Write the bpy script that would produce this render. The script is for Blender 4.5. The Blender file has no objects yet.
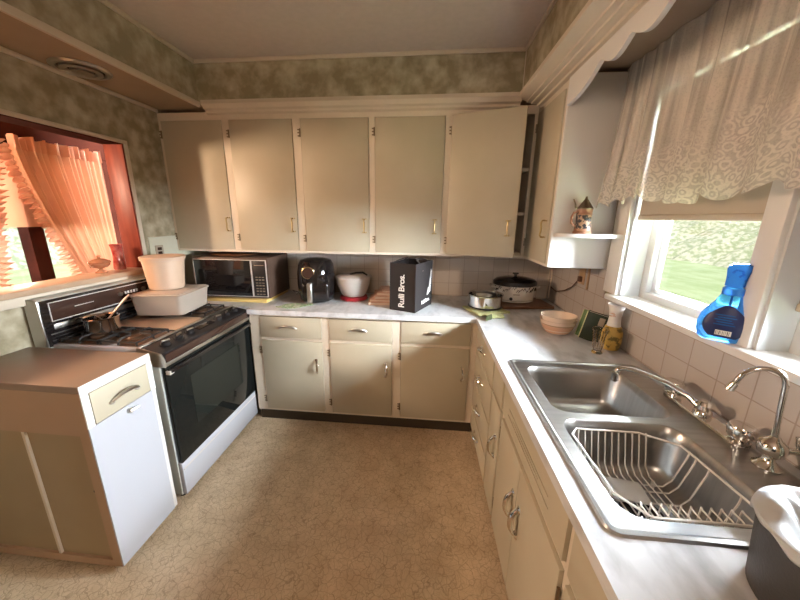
import bpy, bmesh, math, random
from mathutils import Vector, Matrix
random.seed(7)
PI = math.pi
sc = bpy.context.scene
COL = sc.collection
W = {}

# ------------------------------------------------------------------ materials
def mat(name, c1, c2=None, scale=8.0, detail=4.0, rough=0.5, metal=0.0, bump=0.0, bscale=60.0, lo=0.35, hi=0.65,
        trans=0.0, ior=1.45, coat=0.0, spec=0.5, stretch=None, emit=None, estr=0.0, aniso=0.0):
    m = bpy.data.materials.new(name); m.use_nodes = True
    nt = m.node_tree; b = nt.nodes['Principled BSDF']
    b.inputs['Base Color'].default_value = (*c1, 1)
    b.inputs['Roughness'].default_value = rough; b.inputs['Metallic'].default_value = metal
    b.inputs['Transmission Weight'].default_value = trans; b.inputs['IOR'].default_value = ior
    b.inputs['Coat Weight'].default_value = coat; b.inputs['Specular IOR Level'].default_value = spec
    if emit:
        b.inputs['Emission Color'].default_value = (*emit, 1); b.inputs['Emission Strength'].default_value = estr
    tc = nt.nodes.new('ShaderNodeTexCoord'); src = tc.outputs['Object']
    if stretch:
        mp = nt.nodes.new('ShaderNodeMapping'); mp.inputs['Scale'].default_value = stretch
        nt.links.new(src, mp.inputs['Vector']); src = mp.outputs['Vector']
    if c2:
        n = nt.nodes.new('ShaderNodeTexNoise'); n.inputs['Scale'].default_value = scale; n.inputs['Detail'].default_value = detail
        r = nt.nodes.new('ShaderNodeValToRGB')
        r.color_ramp.elements[0].position = lo; r.color_ramp.elements[1].position = hi
        r.color_ramp.elements[0].color = (*c1, 1); r.color_ramp.elements[1].color = (*c2, 1)
        nt.links.new(src, n.inputs['Vector']); nt.links.new(n.outputs['Fac'], r.inputs['Fac'])
        nt.links.new(r.outputs['Color'], b.inputs['Base Color'])
    if bump:
        n2 = nt.nodes.new('ShaderNodeTexNoise'); n2.inputs['Scale'].default_value = bscale; n2.inputs['Detail'].default_value = 3
        bp = nt.nodes.new('ShaderNodeBump'); bp.inputs['Strength'].default_value = bump; bp.inputs['Distance'].default_value = 0.004
        nt.links.new(src, n2.inputs['Vector']); nt.links.new(n2.outputs['Fac'], bp.inputs['Height'])
        nt.links.new(bp.outputs['Normal'], b.inputs['Normal'])
    return m

def tile_mat(name, ax, c1, c2, grout, ou=0.0, ov=0.0, w=.121, h=.105):
    m = mat(name, c1, rough=.25); nt = m.node_tree; b = nt.nodes['Principled BSDF']
    tc = nt.nodes.new('ShaderNodeTexCoord'); s = nt.nodes.new('ShaderNodeSeparateXYZ'); c = nt.nodes.new('ShaderNodeCombineXYZ')
    nt.links.new(tc.outputs['Object'], s.inputs[0])
    a1 = nt.nodes.new('ShaderNodeMath'); a1.inputs[1].default_value = ou; a2 = nt.nodes.new('ShaderNodeMath'); a2.inputs[1].default_value = ov
    nt.links.new(s.outputs[ax], a1.inputs[0]); nt.links.new(s.outputs['Z'], a2.inputs[0])
    nt.links.new(a1.outputs[0], c.inputs[0]); nt.links.new(a2.outputs[0], c.inputs[1])
    br = nt.nodes.new('ShaderNodeTexBrick'); br.offset = 0; br.squash = 1
    for k, v in {'Scale': 1, 'Mortar Size': .0022, 'Mortar Smooth': .3, 'Brick Width': w, 'Row Height': h, 'Bias': 0}.items(): br.inputs[k].default_value = v
    br.inputs['Color1'].default_value = (*c1, 1); br.inputs['Color2'].default_value = (*c2, 1); br.inputs['Mortar'].default_value = (*grout, 1)
    nt.links.new(c.outputs[0], br.inputs['Vector']); nt.links.new(br.outputs['Color'], b.inputs['Base Color'])
    bp = nt.nodes.new('ShaderNodeBump'); bp.inputs['Strength'].default_value = .5; bp.inputs['Distance'].default_value = .002; bp.invert = True
    nt.links.new(br.outputs['Fac'], bp.inputs['Height']); nt.links.new(bp.outputs['Normal'], b.inputs['Normal'])
    return m

def floor_mat():
    m = mat('floor_linoleum', (.5, .4, .26), rough=.42); nt = m.node_tree; b = nt.nodes['Principled BSDF']; N = nt.nodes.new; L = nt.links.new
    tc = N('ShaderNodeTexCoord'); nz = N('ShaderNodeTexNoise'); nz.inputs['Scale'].default_value = 14; nz.inputs['Detail'].default_value = 3
    mx = N('ShaderNodeMix'); mx.data_type = 'VECTOR'; mx.inputs[0].default_value = .07
    L(tc.outputs['Object'], nz.inputs['Vector']); L(tc.outputs['Object'], mx.inputs[4]); L(nz.outputs['Color'], mx.inputs[5])
    fac = None
    for sc_, w_ in ((30, .06), (55, .07)):
        v = N('ShaderNodeTexVoronoi'); v.feature = 'DISTANCE_TO_EDGE'; v.inputs['Scale'].default_value = sc_
        L(mx.outputs[1], v.inputs['Vector'])
        r = N('ShaderNodeMapRange'); r.inputs[1].default_value = 0; r.inputs[2].default_value = w_; r.inputs[3].default_value = 1; r.inputs[4].default_value = 0
        L(v.outputs['Distance'], r.inputs[0])
        if fac is None: fac = r.outputs[0]
        else:
            mm = N('ShaderNodeMath'); mm.operation = 'MULTIPLY'; mm.inputs[1].default_value = .55; L(r.outputs[0], mm.inputs[0])
            mm2 = N('ShaderNodeMath'); mm2.operation = 'MAXIMUM'; L(mm.outputs[0], mm2.inputs[0]); L(fac, mm2.inputs[1]); fac = mm2.outputs[0]
    n3 = N('ShaderNodeTexNoise'); n3.inputs['Scale'].default_value = 9; n3.inputs['Detail'].default_value = 5
    L(tc.outputs['Object'], n3.inputs['Vector'])
    rr = N('ShaderNodeValToRGB'); rr.color_ramp.elements[0].position = .3; rr.color_ramp.elements[1].position = .7
    rr.color_ramp.elements[0].color = (.52, .385, .245, 1); rr.color_ramp.elements[1].color = (.68, .53, .36, 1); L(n3.outputs['Fac'], rr.inputs['Fac'])
    m2 = N('ShaderNodeMix'); m2.data_type = 'RGBA'; L(rr.outputs['Color'], m2.inputs[6]); m2.inputs[7].default_value = (.17, .105, .05, 1)
    sc2 = N('ShaderNodeMath'); sc2.operation = 'MULTIPLY'; n4 = N('ShaderNodeTexNoise'); n4.inputs['Scale'].default_value = 22
    L(tc.outputs['Object'], n4.inputs['Vector']); L(fac, sc2.inputs[0]); L(n4.outputs['Fac'], sc2.inputs[1])
    sc3 = N('ShaderNodeMath'); sc3.operation = 'MULTIPLY'; sc3.inputs[1].default_value = 1.0; L(sc2.outputs[0], sc3.inputs[0])
    L(sc3.outputs[0], m2.inputs[0]); L(m2.outputs[2], b.inputs['Base Color'])
    bp = N('ShaderNodeBump'); bp.inputs['Strength'].default_value = .25; bp.inputs['Distance'].default_value = .002; bp.invert = True
    L(fac, bp.inputs['Height']); L(bp.outputs['Normal'], b.inputs['Normal'])
    return m

def lace_mat(name, col, base_alpha, dense_z=None, trl=.5):
    """woven translucent cloth: opaque threads and holes mixed with transparent; denser flowered border below dense_z."""
    m = bpy.data.materials.new(name); m.use_nodes = True; nt = m.node_tree; nt.nodes.clear(); N = nt.nodes.new; L = nt.links.new
    out = N('ShaderNodeOutputMaterial'); d = N('ShaderNodeBsdfDiffuse'); t = N('ShaderNodeBsdfTranslucent'); tr = N('ShaderNodeBsdfTransparent')
    d.inputs[0].default_value = (*col, 1); t.inputs[0].default_value = (*col, 1)
    a = N('ShaderNodeMixShader'); a.inputs[0].default_value = trl; L(d.outputs[0], a.inputs[1]); L(t.outputs[0], a.inputs[2])
    f = N('ShaderNodeMixShader'); L(tr.outputs[0], f.inputs[1]); L(a.outputs[0], f.inputs[2]); L(f.outputs[0], out.inputs[0])
    if dense_z is None:
        f.inputs[0].default_value = base_alpha; return m
    uv = N('ShaderNodeUVMap'); s = N('ShaderNodeSeparateXYZ'); L(uv.outputs[0], s.inputs[0])
    # flower swirls: rings of distorted voronoi
    nz = N('ShaderNodeTexNoise'); nz.inputs['Scale'].default_value = 9; nz.inputs['Detail'].default_value = 2; L(uv.outputs[0], nz.inputs['Vector'])
    mv = N('ShaderNodeMix'); mv.data_type = 'VECTOR'; mv.inputs[0].default_value = .035; L(uv.outputs[0], mv.inputs[4]); L(nz.outputs['Color'], mv.inputs[5])
    v = N('ShaderNodeTexVoronoi'); v.inputs['Scale'].default_value = 42; L(mv.outputs[1], v.inputs['Vector'])
    w = N('ShaderNodeMath'); w.operation = 'MULTIPLY'; w.inputs[1].default_value = 15; L(v.outputs['Distance'], w.inputs[0])
    sn = N('ShaderNodeMath'); sn.operation = 'SINE'; L(w.outputs[0], sn.inputs[0])
    pat = N('ShaderNodeMapRange'); pat.inputs[1].default_value = -.5; pat.inputs[2].default_value = .4; pat.inputs[3].default_value = .70; pat.inputs[4].default_value = .96; L(sn.outputs[0], pat.inputs[0])
    zone = N('ShaderNodeMapRange'); zone.inputs[1].default_value = dense_z + .08; zone.inputs[2].default_value = dense_z - .04; zone.inputs[3].default_value = 0; zone.inputs[4].default_value = 1
    n5 = N('ShaderNodeTexNoise'); n5.inputs['Scale'].default_value = 4.5; L(uv.outputs[0], n5.inputs['Vector'])
    ad = N('ShaderNodeMath'); ad.operation = 'MULTIPLY_ADD'; ad.inputs[1].default_value = .5; L(n5.outputs['Fac'], ad.inputs[0])
    sub = N('ShaderNodeMath'); sub.operation = 'ADD'; sub.inputs[1].default_value = -.25; L(s.outputs[1], sub.inputs[0]); L(sub.outputs[0], ad.inputs[2])
    L(ad.outputs[0], zone.inputs[0])
    st = N('ShaderNodeTexNoise'); st.inputs['Scale'].default_value = 1; st.inputs['Detail'].default_value = 2; mp = N('ShaderNodeMapping'); mp.inputs['Scale'].default_value = (26, 1.2, 1)
    L(uv.outputs[0], mp.inputs[0]); L(mp.outputs[0], st.inputs['Vector'])
    sr = N('ShaderNodeMapRange'); sr.inputs[1].default_value = .36; sr.inputs[2].default_value = .64; sr.inputs[3].default_value = base_alpha-.14; sr.inputs[4].default_value = .97; L(st.outputs['Fac'], sr.inputs[0])
    mix = N('ShaderNodeMix'); L(sr.outputs[0], mix.inputs[2]); L(zone.outputs[0], mix.inputs[0]); L(pat.outputs[0], mix.inputs[3])
    # fine net
    ck = N('ShaderNodeTexVoronoi'); ck.inputs['Scale'].default_value = 170; L(uv.outputs[0], ck.inputs['Vector'])
    net = N('ShaderNodeMapRange'); net.inputs[1].default_value = .1; net.inputs[2].default_value = .5; net.inputs[3].default_value = .86; net.inputs[4].default_value = 1.06; L(ck.outputs['Distance'], net.inputs[0])
    ml = N('ShaderNodeMath'); ml.operation = 'MULTIPLY'; ml.use_clamp = True; L(mix.outputs[0], ml.inputs[0]); L(net.outputs[0], ml.inputs[1]); L(ml.outputs[0], f.inputs[0])
    return m

def pane_mat(name, tint=(1, 1, 1), gl=.06):
    m = bpy.data.materials.new(name); m.use_nodes = True; nt = m.node_tree; nt.nodes.clear(); N = nt.nodes.new; L = nt.links.new
    o = N('ShaderNodeOutputMaterial'); t = N('ShaderNodeBsdfTransparent'); g = N('ShaderNodeBsdfGlossy'); x = N('ShaderNodeMixShader')
    t.inputs[0].default_value = (*tint, 1); g.inputs['Roughness'].default_value = .02; x.inputs[0].default_value = gl
    L(t.outputs[0], x.inputs[1]); L(g.outputs[0], x.inputs[2]); L(x.outputs[0], o.inputs[0]); return m

M = {}
M['door'] = mat('door_paint', (.44, .385, .28), (.48, .425, .315), 3, rough=.42, bump=.05, bscale=40)
M['frame'] = mat('frame_paint', (.62, .54, .43), (.66, .575, .46), 4, rough=.45)
M['white'] = mat('white_paint', (.70, .68, .65), rough=.4)
M['whitesemi'] = mat('white_sash', (.56, .57, .57), rough=.35)
M['trim'] = mat('trim_paint', (.56, .48, .38), (.62, .53, .42), 4, rough=.5)
M['wall'] = mat('sponged_wallpaper', (.25, .212, .13), (.46, .395, .28), 13, 9, rough=.75, lo=.38, hi=.68)
M['ceil'] = mat('ceiling_paint', (.53, .455, .405), (.56, .48, .43), 30, rough=.8)
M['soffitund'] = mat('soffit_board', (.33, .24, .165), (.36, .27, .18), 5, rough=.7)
M['floor'] = floor_mat()
M['counter'] = mat('marbled_laminate', (.60, .60, .61), (.37, .37, .375), 17, 9, rough=.28, lo=.46, hi=.72, stretch=(1, .45, 1))
M['tileR'] = tile_mat('tile_pink', 'Y', (.46, .41, .375), (.48, .43, .39), (.35, .29, .255), .01, .03)
M['tileB'] = tile_mat('tile_white', 'X', (.62, .55, .48), (.65, .58, .51), (.46, .38, .32), .05, .03)
M['toe'] = mat('toe_kick', (.05, .035, .02), rough=.7)
M['tan'] = mat('tan_laminate', (.22, .145, .098), (.245, .163, .11), 3, rough=.32)
M['tanpanel'] = mat('tan_panel', (.31, .225, .13), (.34, .25, .145), 3, rough=.5)
M['tanside'] = mat('tan_side', (.38, .245, .155), (.41, .265, .17), 3, rough=.5)
M['enamel'] = mat('white_enamel', (.46, .465, .50), rough=.22)
M['greyside'] = mat('grey_enamel', (.42, .43, .38), rough=.4)
M['steel'] = mat('stainless_steel', (.40, .395, .385), (.50, .49, .475), 4, 5, rough=.30, metal=1, stretch=(1, 14, 1), lo=.3, hi=.7)
M['chrome'] = mat('chrome', (.80, .79, .77), rough=.09, metal=1)
M['dullchrome'] = mat('dull_chrome', (.55, .53, .49), rough=.3, metal=1)
M['brass'] = mat('brass', (.52, .40, .20), rough=.28, metal=1)
M['bronze'] = mat('aged_hinge', (.22, .17, .11), rough=.4, metal=.8)
M['black'] = mat('black_plastic', (.014, .012, .012), rough=.35)
M['gloss'] = mat('black_gloss', (.010, .008, .008), rough=.08, coat=.5)
M['oven'] = mat('oven_glass', (.010, .011, .010), rough=.06, spec=.35)
M['ovenwin'] = mat('oven_window_glass', (.016, .018, .015), rough=.06)
M['brown'] = mat('brown_glass', (.042, .021, .015), rough=.15)
M['brownpl'] = mat('brown_plastic', (.085, .048, .032), (.07, .04, .028), 60, rough=.5)
M['iron'] = mat('cast_iron', (.018, .016, .015), rough=.55, bump=.2, bscale=200)
M['burner'] = mat('burner_metal', (.16, .10, .065), rough=.4, metal=.7)
M['lines'] = mat('silver_print', (.52, .48, .44), rough=.4)
M['board'] = mat('yellow_board', (.66, .46, .16), rough=.5)
M['wood'] = mat('board_wood', (.13, .052, .022), (.19, .08, .033), 6, 5, rough=.35, stretch=(2, 18, 2))
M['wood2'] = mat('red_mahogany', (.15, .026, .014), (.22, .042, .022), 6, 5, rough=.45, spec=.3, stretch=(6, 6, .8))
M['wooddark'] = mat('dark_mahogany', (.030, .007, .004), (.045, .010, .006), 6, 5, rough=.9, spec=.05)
M['sillwood'] = mat('sill_wood', (.40, .27, .18), (.46, .32, .21), 6, 5, rough=.35, stretch=(8, 1, 8))
M['peach'] = lace_mat('peach_curtain', (.72, .44, .31), .93, trl=.5)
M['peachruf'] = lace_mat('peach_ruffle', (.68, .37, .26), .96, trl=.4)
M['plastic'] = mat('cloudy_plastic', (.42, .35, .285), rough=.45, trans=.18, ior=1.2)
M['peachpl'] = mat('peach_plastic', (.54, .38, .27), rough=.4)
M['lidpl'] = mat('lid_plastic', (.38, .30, .235), rough=.35)
M['bagfab'] = mat('black_bag_fabric', (.018, .014, .014), rough=.65, bump=.25, bscale=250)
M['print'] = mat('white_print', (.85, .83, .80), rough=.6)
M['red'] = mat('red_plastic', (.38, .02, .03), rough=.3)
M['bowlpl'] = mat('bowl_plastic', (.62, .57, .53), rough=.35, trans=.25, ior=1.15)
M['paper'] = mat('paper_pages', (.72, .58, .48), rough=.8)
M['papercov'] = mat('paper_cover', (.56, .33, .24), (.66, .44, .33), 12, rough=.6)
M['cloth'] = mat('green_cloth', (.42, .44, .20), (.55, .56, .30), 90, rough=.9, bump=.5, bscale=300)
M['clothdk'] = mat('dark_green_trim', (.05, .065, .022), rough=.9)
M['mint'] = mat('mint_fabric', (.15, .27, .12), (.45, .46, .36), 70, rough=.9, lo=.4, hi=.6)
M['ceramic'] = mat('cream_ceramic', (.74, .69, .62), rough=.2)
M['bowlpeach'] = mat('cream_bowl', (.76, .60, .47), rough=.25)
M['bowlglaze'] = mat('peach_glaze', (.66, .40, .28), rough=.25)
M['yellow'] = mat('yellow_flowers', (.55, .36, .08), (.16, .12, .03), 30, rough=.3, lo=.52, hi=.60)
M['green'] = mat('dark_green_cover', (.014, .022, .012), (.022, .035, .018), 20, rough=.4)
M['gold'] = mat('pale_gilt', (.50, .50, .26), rough=.5)
M['greenmid'] = mat('mid_green', (.10, .17, .06), rough=.5)
M['pottery'] = mat('stein_pottery', (.27, .12, .07), (.36, .18, .11), 25, rough=.4)
M['steinband'] = mat('stein_relief', (.022, .018, .022), (.42, .25, .17), 70, 3, rough=.45, lo=.47, hi=.55, bump=.6, bscale=60)
M['pewter'] = mat('pewter', (.20, .15, .105), rough=.38, metal=.8)
M['glass'] = mat('clear_glass', (.93, .93, .93), rough=.03, trans=1, ior=1.3)
M['blue'] = mat('blue_plastic', (.09, .40, .90), rough=.12, trans=.85, ior=1.2)
M['bluehead'] = mat('blue_head', (.035, .20, .56), rough=.25, trans=.35)
M['bluelabel'] = mat('navy_label', (.012, .022, .10), rough=.35)
M['bin'] = mat('charcoal_plastic', (.045, .042, .040), rough=.55, bump=.15, bscale=200)
M['liner'] = mat('white_liner', (.50, .50, .50), rough=.35, trans=.15, bump=.5, bscale=26)
M['wire'] = mat('white_coated_wire', (.80, .76, .70), rough=.35)
M['blind'] = mat('tan_shade', (.44, .37, .295), rough=.8)
M['lace'] = lace_mat('ivory_lace', (.66, .60, .53), .66, dense_z=1.80, trl=.25)
M['pane'] = pane_mat('window_glass')
M['outlet'] = mat('tan_switch_plate', (.42, .27, .16), rough=.4)
M['outletg'] = mat('grey_plate', (.30, .24, .18), rough=.4)
M['tileL'] = mat('pale_tile', (.50, .47, .36), (.53, .50, .39), 9, rough=.3)
M['cord'] = mat('ivory_cord', (.62, .52, .42), rough=.5)
M['browncord'] = mat('brown_cord', (.10, .045, .03), rough=.5)
M['candy'] = mat('peach_glass', (.62, .30, .17), rough=.1, trans=.6, ior=1.3)
M['redglass'] = mat('ruby_glass', (.26, .015, .015), (.5, .16, .12), 25, rough=.1)
M['lawn'] = mat('lawn_grass', (.42, .52, .24), (.56, .64, .36), 3, 8, rough=.9, stretch=(.6, .35, 1))
M['hill'] = mat('hillside_scrub', (.34, .38, .22), (.66, .62, .48), 5, 12, rough=.95, lo=.42, hi=.6)
M['bark'] = mat('tree_bark', (.16, .12, .09), (.24, .19, .14), 20, rough=.9)
M['label'] = mat('pale_label', (.42, .55, .52), rough=.4)
M['bottle'] = mat('clear_bottle', (.72, .84, .84), rough=.1, trans=.75, ior=1.2)
M['drain'] = mat('drain_dark', (.03, .028, .028), rough=.35, metal=.6)
M['mat'] = mat('white_rubber', (.72, .70, .67), rough=.5)
M['paint_out'] = mat('outside_siding', (.6, .6, .58), rough=.8)
M['dinwall'] = mat('dining_wall', (.42, .20, .12), rough=.7)
M['roomwall'] = mat('rear_wall', (.42, .35, .24), rough=.8)

# ------------------------------------------------------------------ mesh builder
class MB:
    def __init__(s): s.bm = bmesh.new()
    def _add(s, t, mtx=None):
        me = bpy.data.meshes.new('t')
        if mtx: bmesh.ops.transform(t, matrix=mtx, verts=t.verts)
        t.to_mesh(me); t.free(); s.bm.from_mesh(me); bpy.data.meshes.remove(me)
    def box(s, x0, x1, y0, y1, z0, z1, bev=0.0, seg=2, mtx=None):
        t = bmesh.new(); bmesh.ops.create_cube(t, size=1)
        for v in t.verts: v.co = ((x0+x1)/2+v.co.x*(x1-x0), (y0+y1)/2+v.co.y*(y1-y0), (z0+z1)/2+v.co.z*(z1-z0))
        if bev: bmesh.ops.bevel(t, geom=list(t.edges), offset=bev, segments=seg, affect='EDGES', profile=.5)
        s._add(t, mtx); return s
    def lathe(s, prof, c=(0, 0, 0), seg=32, sx=1, sy=1, mtx=None, closed=False):
        t = bmesh.new(); rings = []
        for r, z in prof:
            if r < 1e-6: rings.append([t.verts.new((0, 0, z))])
            else: rings.append([t.verts.new((r*sx*math.cos(2*PI*i/seg), r*sy*math.sin(2*PI*i/seg), z)) for i in range(seg)])
        pairs = list(zip(rings, rings[1:])) + ([(rings[-1], rings[0])] if closed else [])
        for a, b in pairs:
            for i in range(seg):
                j = (i+1) % seg
                if len(a) == 1 and len(b) == 1: continue
                if len(a) == 1: t.faces.new((a[0], b[i], b[j]))
                elif len(b) == 1: t.faces.new((a[i], b[0], a[j]))
                else: t.faces.new((a[i], b[i], b[j], a[j]))
        bmesh.ops.recalc_face_normals(t, faces=t.faces)
        m2 = Matrix.Translation(c)
        s._add(t, m2 @ mtx if mtx else m2); return s
    def cyl(s, a, b, r0, r1=None, seg=20):
        a, b = Vector(a), Vector(b); d = b-a
        q = Vector((0, 0, 1)).rotation_difference(d).to_matrix().to_4x4()
        r1 = r0 if r1 is None else r1
        return s.lathe([(0, 0), (r0, 0), (r1, d.length), (0, d.length)], a, seg, mtx=q)
    def tube(s, pts, r, seg=8, closed=False, flat=1.0):
        P = [Vector(p) for p in pts]; n = len(P)
        R = r if isinstance(r, (list, tuple)) else [r]*n
        t = bmesh.new(); rings = []; up = None
        for i in range(n):
            if closed: d = P[(i+1) % n]-P[i-1]
            else: d = P[min(i+1, n-1)]-P[max(i-1, 0)]
            d.normalize()
            if up is None:
                up = Vector((0, 0, 1)) if abs(d.z) < .9 else Vector((1, 0, 0))
            sd = d.cross(up).normalized(); up = sd.cross(d).normalized()
            rings.append([t.verts.new(P[i]+R[i]*(math.cos(2*PI*k/seg)*sd+flat*math.sin(2*PI*k/seg)*up)) for k in range(seg)])
        for i in range(n if closed else n-1):
            a, b = rings[i], rings[(i+1) % n]
            for k in range(seg): t.faces.new((a[k], a[(k+1) % seg], b[(k+1) % seg], b[k]))
        if not closed:
            t.faces.new(rings[0][::-1]); t.faces.new(rings[-1])
        bmesh.ops.recalc_face_normals(t, faces=t.faces); s._add(t); return s
    def prism(s, poly, ax, a0, a1, bev=0.0):
        """poly: 2D points in the plane normal to axis ax ('x': (y,z), 'y': (x,z), 'z': (x,y))"""
        t = bmesh.new()
        def mk(p, a): return {'x': (a, p[0], p[1]), 'y': (p[0], a, p[1]), 'z': (p[0], p[1], a)}[ax]
        A = [t.verts.new(mk(p, a0)) for p in poly]; B = [t.verts.new(mk(p, a1)) for p in poly]
        t.faces.new(A); t.faces.new(B[::-1]); n = len(poly)
        for i in range(n): t.faces.new((A[i], B[i], B[(i+1) % n], A[(i+1) % n]))
        bmesh.ops.recalc_face_normals(t, faces=t.faces)
        if bev: bmesh.ops.bevel(t, geom=list(t.edges), offset=bev, segments=2, affect='EDGES')
        s._add(t); return s
    def grid(s, f, nu, nv, uvf=None):
        t = bmesh.new(); uvl = t.loops.layers.uv.new('UVMap')
        V = [[t.verts.new(f(i/nu, j/nv)) for j in range(nv+1)] for i in range(nu+1)]
        for i in range(nu):
            for j in range(nv):
                fc = t.faces.new((V[i][j], V[i+1][j], V[i+1][j+1], V[i][j+1]))
                for lp, (a, b) in zip(fc.loops, ((i, j), (i+1, j), (i+1, j+1), (i, j+1))):
                    lp[uvl].uv = uvf(a/nu, b/nv) if uvf else (a/nu, b/nv)
        s._add(t); return s
    def build(s, name, m, parent=None, local=False, smooth=True, thick=0.0, sub=0, ang=38):
        me = bpy.data.meshes.new(name)
        o = bpy.data.objects.new(name, me); COL.objects.link(o)
        if parent is not None:
            o.parent = parent; base = W[parent.name]; W[o.name] = base
            if not local: bmesh.ops.transform(s.bm, matrix=base.inverted(), verts=s.bm.verts)
        else:
            if local is True or local is False and name.split('_')[0] in STRUCT: mt = Matrix.Identity(4)
            else:
                xs = [v.co for v in s.bm.verts]
                mt = Matrix.Translation(((min(v.x for v in xs)+max(v.x for v in xs))/2, (min(v.y for v in xs)+max(v.y for v in xs))/2, min(v.z for v in xs)))
            if local is False: bmesh.ops.transform(s.bm, matrix=mt.inverted(), verts=s.bm.verts)
            o.matrix_world = mt; W[o.name] = mt
        s.bm.to_mesh(me); s.bm.free()
        if smooth:
            me.polygons.foreach_set('use_smooth', [True]*len(me.polygons)); me.set_sharp_from_angle(angle=math.radians(ang))
        me.materials.append(m)
        if thick:
            md = o.modifiers.new('thickness', 'SOLIDIFY'); md.thickness = thick; md.offset = 0
        if sub:
            md = o.modifiers.new('smooth', 'SUBSURF'); md.levels = sub; md.render_levels = sub
        return o
STRUCT = ('floor', 'ceiling', 'wall', 'window', 'door', 'baseboard', 'trim', 'soffit', 'lawn', 'hillside', 'window')

def thing(name, label, cat, loc=(0, 0, 0), rz=0.0, group=None):
    o = bpy.data.objects.new(name, None); COL.objects.link(o); o.empty_display_size = .05
    o.matrix_world = Matrix.Translation(loc) @ Matrix.Rotation(rz, 4, 'Z')
    W[o.name] = Matrix.Translation(loc) @ Matrix.Rotation(rz, 4, 'Z')
    return tag(o, label, cat, group)
def tag(o, label, cat, group=None):
    o['label'] = label; o['category'] = cat
    if group: o['group'] = group
    return o
def struct(o, label=None, kind='structure'):
    o['kind'] = kind
    if label: o['label'] = label
    return o
def B(x0, x1, y0, y1, z0, z1, bev=0.0, seg=2): return MB().box(x0, x1, y0, y1, z0, z1, bev, seg)

# ------------------------------------------------------------------ room constants
XL, XR, YB, YF, ZC = -2.32, .645, .605, -4.2, 2.557
ZS = 2.287        # soffit underside
WT = .12
# floor and ceiling
struct(B(-2.44, XR+.1, YF-.1, YB+.1, -.05, 0).build('floor', M['floor'], local=False))
struct(B(-2.44, XR+.1, YF-.1, YB+.1, ZC, ZC+.08).build('ceiling', M['ceil']))
struct(B(-2.44, XR+.12, YB, YB+.12, -.05, ZC).build('wall_back', M['wall']))
struct(B(-2.44, XR+.12, YF-.12, YF, -.05, ZC).build('wall_front', M['roomwall']))
# left wall with the pass-through opening
PY0, PY1, PZ0, PZ1 = -2.0, -.075, 1.16, 1.995
w = MB().box(XL-WT, XL, PY1, YB, 0, ZC).box(XL-WT, XL, YF, PY0, 0, ZC).box(XL-WT, XL, PY0, PY1, 0, PZ0).box(XL-WT, XL, PY0, PY1, PZ1, ZC)
struct(w.build('wall_left', M['wall'], smooth=False))
# right wall with two window openings
W1 = (-.995, -.352); W2 = (-1.70, -1.054); WZ0, WZ1 = 1.13, 2.13
w = MB().box(XR, XR+WT, W1[1], YB, 0, ZC).box(XR, XR+WT, YF, W2[0], 0, ZC).box(XR, XR+WT, W2[0], W1[1], 0, WZ0).box(XR, XR+WT, W2[0], W1[1], WZ1, ZC).box(XR, XR+WT, W2[1], W1[0], WZ0, WZ1)
struct(w.build('wall_right', M['wall'], smooth=False))
# soffits
def soffit(name, *b):
    o = B(*b).build(name, M['wall'], smooth=False); struct(o)
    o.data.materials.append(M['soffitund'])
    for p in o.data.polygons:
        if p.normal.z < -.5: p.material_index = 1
    return o
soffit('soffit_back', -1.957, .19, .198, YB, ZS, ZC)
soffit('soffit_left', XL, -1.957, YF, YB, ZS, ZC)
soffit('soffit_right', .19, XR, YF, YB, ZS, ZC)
# trims
n = [0]
def trim(mb, m='trim', **k):
    n[0] += 1; return struct(mb.build('trim_%d' % n[0], M[m], **k))
trim(B(-1.960, -1.944, YF, .198, ZS-.012, ZS+.022, .003))                    # lower edge of left soffit
trim(B(XL, XL+.016, YF, .252, ZS-.022, ZS, .004))                            # left wall under the soffit
trim(B(-1.957, -1.940, YF, .198, ZC-.022, ZC, .005)); trim(B(-1.957, .19, .182, .198, ZC-.022, ZC, .005)); trim(B(.174, .19, YF, .198, ZC-.022, ZC, .005))
trim(MB().prism([(.198, ZS+.030), (.186, ZS+.030), (.182, ZS+.006), (.200, ZS-.006), (.204, ZS-.016), (.226, ZS-.024), (.230, ZS-.036), (.252, ZS-.044), (.252, ZS+.01)], 'x', -1.93, .19))
trim(MB().prism([(.19, ZS+.03), (.172, ZS+.03), (.170, ZS+.004), (.224, ZS-.012), (.226, ZS-.020), (.252, ZS-.022), (.254, ZS-.030), (.290, ZS-.032), (.292, ZS-.044), (.330, ZS-.046), (.330, ZS+.01), (.19, ZS+.01)], 'y', YF, .22), 'frame')
trim(B(-.911, -.905, .194, .198, ZS+.03, ZC-.02), 'wall')                    # wallpaper seam
trim(B(.186, .19, .192, .198, ZS+.03, ZC-.02), 'trim')
# scalloped valance board over the window
poly = [(-.206, 2.262), (-.206, 2.118)]
def lob(y0, y1, z0, z1, sag, k=12):
    for i in range(k+1):
        t = i/k; yield (y0+(y1-y0)*t, z0+(z1-z0)*t-sag*math.sin(PI*t))
poly += list(lob(-.225, -.505, 2.118, 2.192, .022))
yy = -.518
while yy > -2.4:
    poly += list(lob(yy, yy-.185, 2.190, 2.190, .036)); yy -= .198
poly += [(yy, 2.262)]
trim(MB().prism(poly, 'x', .310, .328), 'white', smooth=False)
# backsplashes
trim(B(XL, XR, YB-.007, YB, .911, 1.30), 'tileB', smooth=False)
trim(B(XR-.007, XR, -3.0, YB-.007, .911, 1.128), 'tileR', smooth=False)
trim(B(XR-.006, XR, -.22, YB-.007, 1.128, 1.30), 'tileR', smooth=False)
trim(B(XL, XL+.008, -.005, YB-.007, .911, 1.405, .002), 'tileL', smooth=False)
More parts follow.
